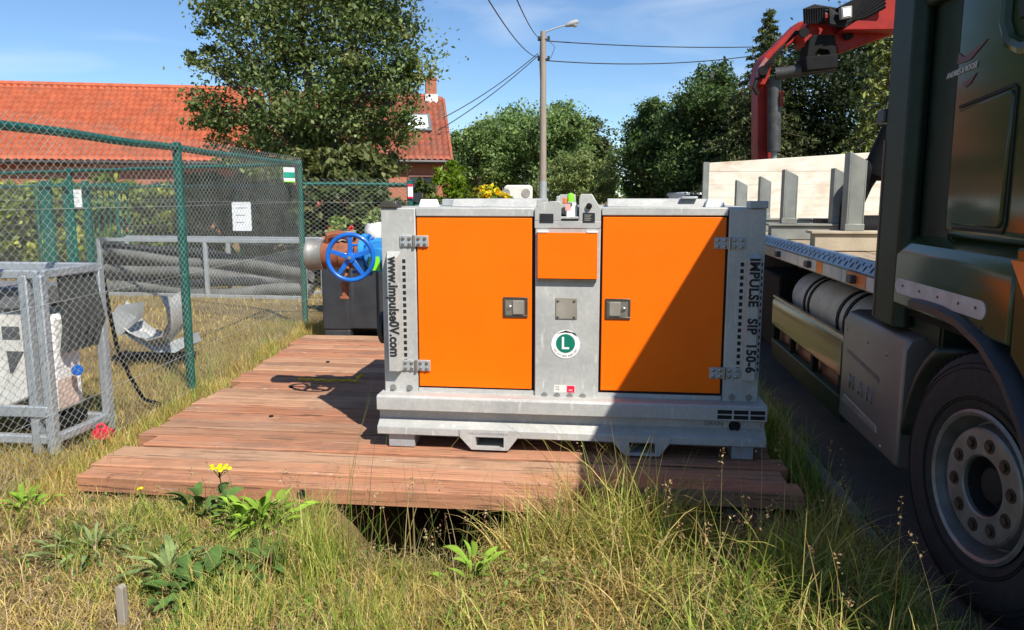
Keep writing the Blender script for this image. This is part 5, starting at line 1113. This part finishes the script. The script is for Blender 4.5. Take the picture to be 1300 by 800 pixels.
m = MB(); m.cyl(PX(985,94,12.1), PX(1062,83,11.8), .088, n=18); rm2 = obj('boom_ram', m, steel_g, cr)
obj('ram_bracket', cpoly([(1022,86),(1028,50),(1034,44),(1060,44),(1063,72),(1063,86),(1056,78),(1052,64),(1040,62),(1034,70),(1032,84)], 11.75, .32), chassis_m, cr, bevel=.012)
obj('bracket_foot', cpoly([(1023,72),(1064,68),(1064,86),(1024,90)], 11.7, .4), chassis_m, cr, bevel=.015)
hz_ = MB()
for k in range(9): hz_.tube([PX(1022+k*3.0,30,11.82), PX(1021+k*3.2,12-k*.3,11.78), PX(1034+k*3.6,7+k*.6,11.8), PX(1054+k*4,16+k*1.5,11.78)], .022, 6)
for k in range(7): hz_.tube([PX(1052,12+k*3,11.7-k*.02), PX(1075,28+k,11.65), PX(1098,22-k*3,11.6), PX(1124,8-k*5,11.5)], .03, 6)
obj('hydraulic_hoses', hz_, black, cr, kind='stuff')
obj('valve_block', cpoly([(1066,8),(1098,-8),(1112,4),(1108,26),(1086,32),(1070,22)], 11.62, .3), chassis_m, cr, bevel=.02)
wl_l = obj('work_lamp', cpoly([(1068,9),(1082,7),(1082,22),(1069,24)], 11.5, .1), mat('lamp_housing', (.35,.33,.3), .4), cr, bevel=.008); obj('lamp_lens', cpoly([(1070,11),(1080,9.5),(1080,20),(1071,21.5)], 11.49, .012), white_p, wl_l)
for d_k in (0, 1, 2):
    m = MB(); m.tube([PX(964+d_k*3,100,12.12), PX(972+d_k*3,82-d_k,12.05), PX(990+d_k*2,62-d_k,12.05), PX(1010,44-d_k*2,12.05), PX(1026,34+d_k*3,11.85)], .016, 6); obj('arm_hose', m, black, arm)
for p_k, D_k in (((968,90),12.1), ((1020,42),11.85), ((1076,45),11.86)):
    m = MB(); c_k = PX(*p_k, D_k); m.cyl(c_k, c_k+Vector((-sin(YAW), cos(YAW), 0))*-.04, .07, n=16); obj('pivot_pin', m, chassis_m, cr)
m = MB(); m.tube([PX(992,115,12.1), PX(994,125,12.1), PX(993,135,12.1), PX(991,135,12.1), PX(990.5,116,12.1)], .012, 6); obj('red_handle', m, crane_r, cr)
m = MB(); m.tube([PX(961,100,12.15), PX(957,112,12.1), PX(962,120,12.1)], .03, 7); obj('hose_loop', m, black, cr)

# ================================================================== GRASS AND WEEDS
DRY = [(.54,.41,.14),(.47,.34,.105),(.60,.48,.19),(.33,.23,.085),(.50,.42,.12)]
GRN = [(.17,.26,.03),(.24,.32,.045),(.33,.38,.07),(.10,.16,.025),(.42,.41,.10)]
def scatter(n, x0, x1, y0, y1, dens=None):
    x, y_ = RNG.uniform(x0, x1, n), RNG.uniform(y0, y1, n)
    if dens is not None: k = RNG.random(n) < dens(x, y_); x, y_ = x[k], y_[k]
    return np.stack([x, y_, ground_z(x, y_)], 1)
def noise2(x, y_, f, s=0):
    return .5+.25*(np.sin(x*f+s)*np.cos(y_*f*1.3+s*2)+np.sin((x+y_)*f*.7+s*3)*np.cos((x-y_)*f*.9+s))*1.4
def off_platform(x, y_): return ~((x > -2.96-(y_-3.92)*.0895) & (x < 1.08) & (y_ > 3.90) & (y_ < 8.35))
def tufts(n, k, x0, x1, y0, y1, sp, dens=None):
    c = scatter(n, x0, x1, y0, y1, dens); j = RNG.integers(0, len(c), n*k); p = c[j] + RNG.normal(0, 1, (n*k, 3))*np.array([sp, sp, 0]); p[:, 2] = ground_z(p[:, 0], p[:, 1]); k_ = off_platform(p[:, 0], p[:, 1]); return p[k_], j[k_]
def H(p, lo, hi): return RNG.uniform(lo, hi, len(p))
# short straw left of the ditch
p = scatter(75000, -4.2, -.3, 1.5, 4.1, lambda x, y_: off_platform(x, y_)*(.25+.75*noise2(x, y_, 3))); grass('dry_grass', p, H(p, .03, .12), DRY+[(.46,.36,.24)], 'short dry straw on the bank left of the ditch', (1.0, 3.4), .0042, seg=4)
p, j = tufts(300, 20, -3.6, -1.0, 1.7, 3.95, .05, lambda x, y_: noise2(x, y_, 2.2, 1)**2); grass('green_grass', p, H(p, .04, .15), GRN, 'green tufts in the straw on the left bank', (.5, 2.2), .004, tuft=j)
# taller mixed grass in front of the ditch
p, j = tufts(260, 26, -1.55, -.66, 1.7, 3.5, .06, lambda x, y_: (.25+noise2(x, y_, 3.5, 5))*(y_ < 3.3-(x > -1.15)*.35)); grass('green_grass', p, H(p, .05, .17), GRN[:3]+[DRY[0], DRY[2], GRN[4]], 'tall yellow green grass in front of the ditch', (.3, 1.9), .004, tuft=j)
p, j = tufts(70, 24, -1.34, -1.12, 2.9, 3.7, .05); grass('green_grass', p, H(p, .10, .36), GRN[:3]+[DRY[0], GRN[4]], 'yellow green grass at the left end of the ditch', (.2, 1.6), .004, tuft=j)
p, j = tufts(360, 24, -1.0, .1, 1.7, 3.1, .07); grass('dry_grass', p, H(p, .04, .16), DRY+GRN[3:], 'matted dry grass on the near bank of the ditch', (1.0, 3.0), .0036, tuft=j)
p, j = tufts(170, 26, -1.5, .2, 3.0, 3.45, .05); grass('dry_grass', p, H(p, .05, .16), [(.20,.20,.06),(.30,.24,.09),(.13,.17,.04),(.40,.32,.12)], 'short dark grass on the slope of the ditch', (.8, 2.8), .0042, tuft=j)
p, j = tufts(150, 24, -1.62, -1.0, 3.1, 3.89, .045); grass('dry_grass', p, H(p, .05, .20), [(.30,.31,.08),(.40,.34,.12),(.19,.26,.05),(.50,.40,.15)], 'grass hanging over the left end of the ditch', (.8, 2.8), .0042, tuft=j)
p = scatter(330, -1.25, -.25, 3.15, 3.75); grass('green_grass', p, H(p, .3, .9), [(.12,.19,.03),(.18,.25,.04),(.09,.13,.025),(.34,.27,.10)], 'sparse long blades rising from the dark ditch', (.2, 1.3), .0045)
# big tangle right of the ditch
def hump(p): return .15+.36*np.exp(-((p[:,0]+.02)/.36)**2-((p[:,1]-3.62)/.38)**2)+.09*np.exp(-((p[:,0]-.6)/.55)**2-((p[:,1]-2.9)/.6)**2)
inside = lambda x, y_: (x > -.46 - .8*np.clip(3.2-y_, 0, 1)).astype(float)
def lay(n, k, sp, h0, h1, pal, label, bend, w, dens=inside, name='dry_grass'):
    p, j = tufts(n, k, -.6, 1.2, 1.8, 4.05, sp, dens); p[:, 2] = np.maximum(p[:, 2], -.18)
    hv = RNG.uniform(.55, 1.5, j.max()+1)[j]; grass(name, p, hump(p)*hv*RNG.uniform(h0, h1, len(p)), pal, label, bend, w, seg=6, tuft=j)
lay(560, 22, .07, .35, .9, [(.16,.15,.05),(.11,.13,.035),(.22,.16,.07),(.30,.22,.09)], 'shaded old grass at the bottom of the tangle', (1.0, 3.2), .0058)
lay(300, 26, .07, .5, 1.5, DRY+[(.52,.44,.12),(.36,.27,.11)], 'big tangle of long dry grass in front of the pump set', (1.2, 4.4), .0062)
lay(80, 24, .07, .7, 1.3, [(.54,.43,.14),(.46,.36,.11),(.36,.37,.09),(.40,.27,.11),(.27,.32,.06)], 'tall straw clump rising over the front edge of the platform', (.6, 3.4), .0058, lambda x, y_: ((x > -.42)*(x < .45)*(y_ > 3.3)*(y_ < 3.88)).astype(float))
lay(190, 9, .09, .8, 1.7, DRY, 'long straw stems standing out of the dry tangle', (.3, 2.2), .0044)
lay(440, 20, .05, .5, 1.35, GRN, 'green blades growing through the dry tangle', (.4, 2.4), .0075, lambda x, y_: inside(x, y_)*np.clip(.2+1.3*(noise2(x, y_, 3, 2)-.3)+.5*(x > .55), 0, 1), 'green_grass')
# verge by the kerb, beside the platform
p, j = tufts(520, 24, 1.0, 1.30, 2.0, 9.0, .045); grass('green_grass', p, H(p, .08, .26), GRN[:4]+DRY[3:], 'grassy verge between the platform and the kerb', (.3, 1.7), .004, tuft=j)
# along the fence and the platform edge
p, j = tufts(520, 24, -3.95, -3.0, 3.7, 9.3, .06, lambda x, y_: off_platform(x, y_)*np.exp(-np.abs(x+3.02+(y_-3.92)*.0895+.12)/.25)); grass('green_grass', p, H(p, .05, .18), GRN[:3]+DRY+DRY, 'ragged grass along the foot of the left fence', (.3, 1.7), .004, tuft=j)
p = scatter(30000, -4.6, -2.9, 3.6, 9.6, lambda x, y_: off_platform(x, y_)*.85); grass('dry_grass', p, H(p, .04, .13), DRY, 'dry grass under the left fence', (.5, 2.2), .004, seg=3)
p = scatter(42000, -13, -4.2, 4.5, 17, lambda x, y_: .4+.6*noise2(x, y_, 1.2, 4)); grass('dry_grass', p, H(p, .04, .12), DRY, 'dry mown meadow behind the fence', (.5, 2.0), .008, seg=2)
# thatch, litter and small creeping leaves on the ground
def litter(name, n, x0, x1, y0, y1, size, aspect, pal, label, h, dens=None, up=1.2):
    p = scatter(n, x0, x1, y0, y1, dens); p = p[off_platform(p[:, 0], p[:, 1])]; p[:, 2] = np.maximum(p[:, 2], -.25) + RNG.uniform(.002, h, len(p))
    v, q, c = leaf_quads(p, size*(.5+RNG.random(len(p))), cols_of(pal, RNG.integers(0, len(pal), len(p)), .2), aspect, up)
    o = obj(name, np_mesh(name, v, q, c), grass_m); o['kind'] = 'stuff'; o['label'] = label
litter('thatch', 30000, -4.3, 1.25, 1.6, 4.0, .045, .09, [(.46,.36,.19),(.38,.28,.14),(.28,.19,.10),(.54,.44,.26),(.34,.24,.17)], 'matted dead thatch lying on the bank', .025)
litter('ground_cover', 9000, -3.2, -.4, 1.8, 3.9, .026, .6, [(.12,.20,.035),(.17,.26,.05),(.09,.15,.03)], 'small creeping green leaves in the straw', .05, lambda x, y_: np.clip((noise2(x, y_, 2.6, 7)-.52)*5, 0, 1))
litter('ground_cover', 7000, -.5, 1.2, 1.9, 3.7, .03, .5, [(.13,.20,.035),(.20,.28,.05),(.26,.28,.07),(.30,.22,.09)], 'small leaves low in the dry tangle', .16, lambda x, y_: np.clip((noise2(x, y_, 3.1, 3)-.42)*4, 0, 1))
# seed stalks
def stalks(n, x0, x1, y0, y1, h0, h1, label, pal):
    V, Q, C = [], [], []; o_ = 0
    for i in range(n):
        x, y_ = random.uniform(x0, x1), random.uniform(y0, y1); h = random.uniform(h0, h1); a = random.random()*6.28; b = random.uniform(.1,.9); z = max(float(ground_z(x, y_)), -.2)
        pos = np.array([[x, y_, z]]); c = cols_of(pal, np.array([random.randrange(len(pal))]), .15)
        v, q, cc_ = blades(pos, np.array([h]), np.array([a]), np.array([b]), np.array([.004]), c, 6); v2 = v.reshape(7,2,3)
        V.append(v); Q.append(q+o_); C.append(cc_); o_ += len(v)
        tip = v2[-1].mean(0); d = tip - v2[-2].mean(0); k = random.randint(7, 16); pp_ = tip - np.outer(RNG.random(k), d)*1.1 + RNG.normal(0, .008, (k,3))
        lv2, lq, lc = leaf_quads(pp_, .014, cols_of(pal, RNG.integers(0, len(pal), k)), .5); V.append(lv2); Q.append(lq+o_); C.append(lc); o_ += len(lv2)
    o = obj('seed_stalks', np_mesh('seed_stalks', np.concatenate(V), np.concatenate(Q), np.concatenate(C)), grass_m); o['kind'] = 'stuff'; o['label'] = label
stalks(55, -.3, 1.2, 2.3, 3.9, .35, .70, 'tall seed stalks in the dry tangle', [(.42,.28,.12),(.35,.2,.1),(.5,.4,.2)])
stalks(26, -1.5, -.4, 2.6, 3.7, .3, .62, 'thin seed stalks by the ditch', [(.38,.22,.12),(.5,.42,.22)])
stalks(26, -2.9, -1.5, 2.4, 3.85, .15, .34, 'short stalks on the left bank', [(.4,.25,.12),(.3,.3,.1)])
# broad leaved weeds: every leaf its own part
def leaf_mesh(name, ln, w, bend, mat_):
    m = MB(); rows = []
    for i in range(7):
        t = i/6; x = ln*t; z = bend*ln*(t-.9*t*t*1.3); ww = w*math.sin(pi*min(1, t*.92+.06))**.8*.5+.0008; rows.append([(x, -ww, z+ww*.35), (x, 0, z), (x, ww, z+ww*.35)])
    m.strip(rows); me = m.mesh(name, (0,0,0), 60); me.materials.append(mat_); return me
wm1 = mat('bright_weed_leaf', (.17,.28,.03), .7, var=.2, scale=14, rnd=.3, spec=.15); wm2 = mat('dark_weed_leaf', (.07,.13,.03), .7, var=.25, scale=14, rnd=.35, spec=.15); wm3 = mat('grey_weed_leaf', (.15,.20,.07), .7, var=.2, scale=14, rnd=.3, spec=.15)
def weed(label, x, y_, n, ln, w, mat_, bend=.9, up=(.1, 1.1), spread=.05, group='weeds on the near bank', name='broadleaf_weed', lift=0):
    z = float(ground_z(x, y_)); z = max(z, -.2); t = thing(name, label, 'weed', (x, y_, z), group); mes = [leaf_mesh('leaf', ln*s, w*s, bend, mat_) for s in (.7, 1.0, 1.25)]
    for i in range(n):
        o = bpy.data.objects.new('leaf', random.choice(mes)); COL.objects.link(o); o.parent = t; a = i*2.399+random.uniform(-.3,.3); r_ = random.random()
        o.location = (cos(a)*spread*r_, sin(a)*spread*r_, lift*random.random()); o.rotation_euler = (random.uniform(-.5,.5), -random.uniform(*up)*(1-.4*r_), a); q_ = random.uniform(.55,1.15); o.scale = (q_, q_*random.uniform(.8,1.25), q_)
    return t
weed('bright green leafy plant at the front edge of the platform', -1.62, 3.42, 150, .125, .022, wm1, .7, (.1,1.35), .19, lift=.12)
weed('bright green leafy plant rosette just left of the big bright one', -1.82, 3.60, 16, .12, .04, wm1, .7, (.15,1.1), .08)
weed('patch of dark broad leaves nearest the wooden stake', -1.60, 2.80, 80, .085, .042, wm2, .6, (.1,1.0), .22, lift=.08)
weed('patch of dark broad leaves at the front centre left', -1.42, 2.98, 60, .08, .04, wm2, .6, (.1,1.0), .18, lift=.08)
weed('long leaved plantain rosette left of the dark broad leaves', -1.84, 2.98, 26, .19, .026, wm3, .6, (.2,1.1), .04)
weed('low grey green weed on the straw at the left', -2.35, 3.22, 70, .12, .015, wm3, .5, (.1,.8), .22, lift=.03)
weed('dark leafed weed under the yellow flower', -2.0, 3.60, 20, .10, .055, wm2, .6, (.2,1.2), .12, lift=.1)
weed('small bright sprout at the edge of the ditch', -.52, 3.02, 26, .10, .024, wm1, .6, (.2,1.2), .10, lift=.12)
weed('green weed beside the fence foot at the far left', -2.95, 3.55, 24, .11, .03, wm1, .6, (.3,1.2), .1, lift=.06)
weed('bright sprout at the top of the dry tangle', .18, 3.55, 16, .15, .03, wm1, .7, (.5,1.3), .06, lift=.22)
yel = mat('yellow_petal', (.80,.62,.0), .5, var=.1)
def flower(label, x, y_, h, heads, group='yellow flowers'):
    z = float(ground_z(x, y_)); t = thing('yellow_flower', label, 'flower', (x, y_, z), group); st_ = MB(); hd2 = MB()
    st_.tube([(x, y_, z), (x+.01, y_, z+h*.5), (x, y_-.01, z+h)], .0035, 6)
    for i in range(heads):
        a = i*2.4; r_ = .012*math.sqrt(i); c = Vector((x+cos(a)*r_*1.5, y_+sin(a)*r_, z+h+.012*random.random())); st_.tube([(x, y_-.01, z+h*.86), c], .0018, 5); hd2.lathe(c, (random.uniform(-.3,.3), random.uniform(-.6,.1), 1), [(-.004,.004),(0,.012),(.005,.013),(.010,.007),(.011,.0005)], 9)
    obj('stem', st_, wm2, t); obj('flower_head', hd2, yel, t); return t
fz = PX(278, 582, 3.9)
flower('tall yellow ragwort standing in front of the platform edge', fz.x, fz.y, fz.z, 12)
flower('tiny yellow flower low at the platform front left', -2.50, 3.84, .09, 2)
q = PX(527, 797, 2.9); flower('yellow flower at the bottom edge of the view', q.x, q.y, q.z, 5)
sk_ = MB(); q = PX(150, 748, 2.75); sk_.prism([(q.x-.017, q.y, -.1), (q.x+.017, q.y, -.1), (q.x+.016, q.y, q.z), (q.x+.004, q.y, q.z+.012), (q.x-.014, q.y, q.z+.004)], (0,.03,0))
single('wooden_stake', sk_, mat('grey_stake_wood', (.30,.26,.21), .85, stretch=(14,14,1), scale=5, bump=.3), 'short grey wooden stake stuck in the straw at the bottom left', 'stake', (q.x, q.y, 0), bevel=.003)
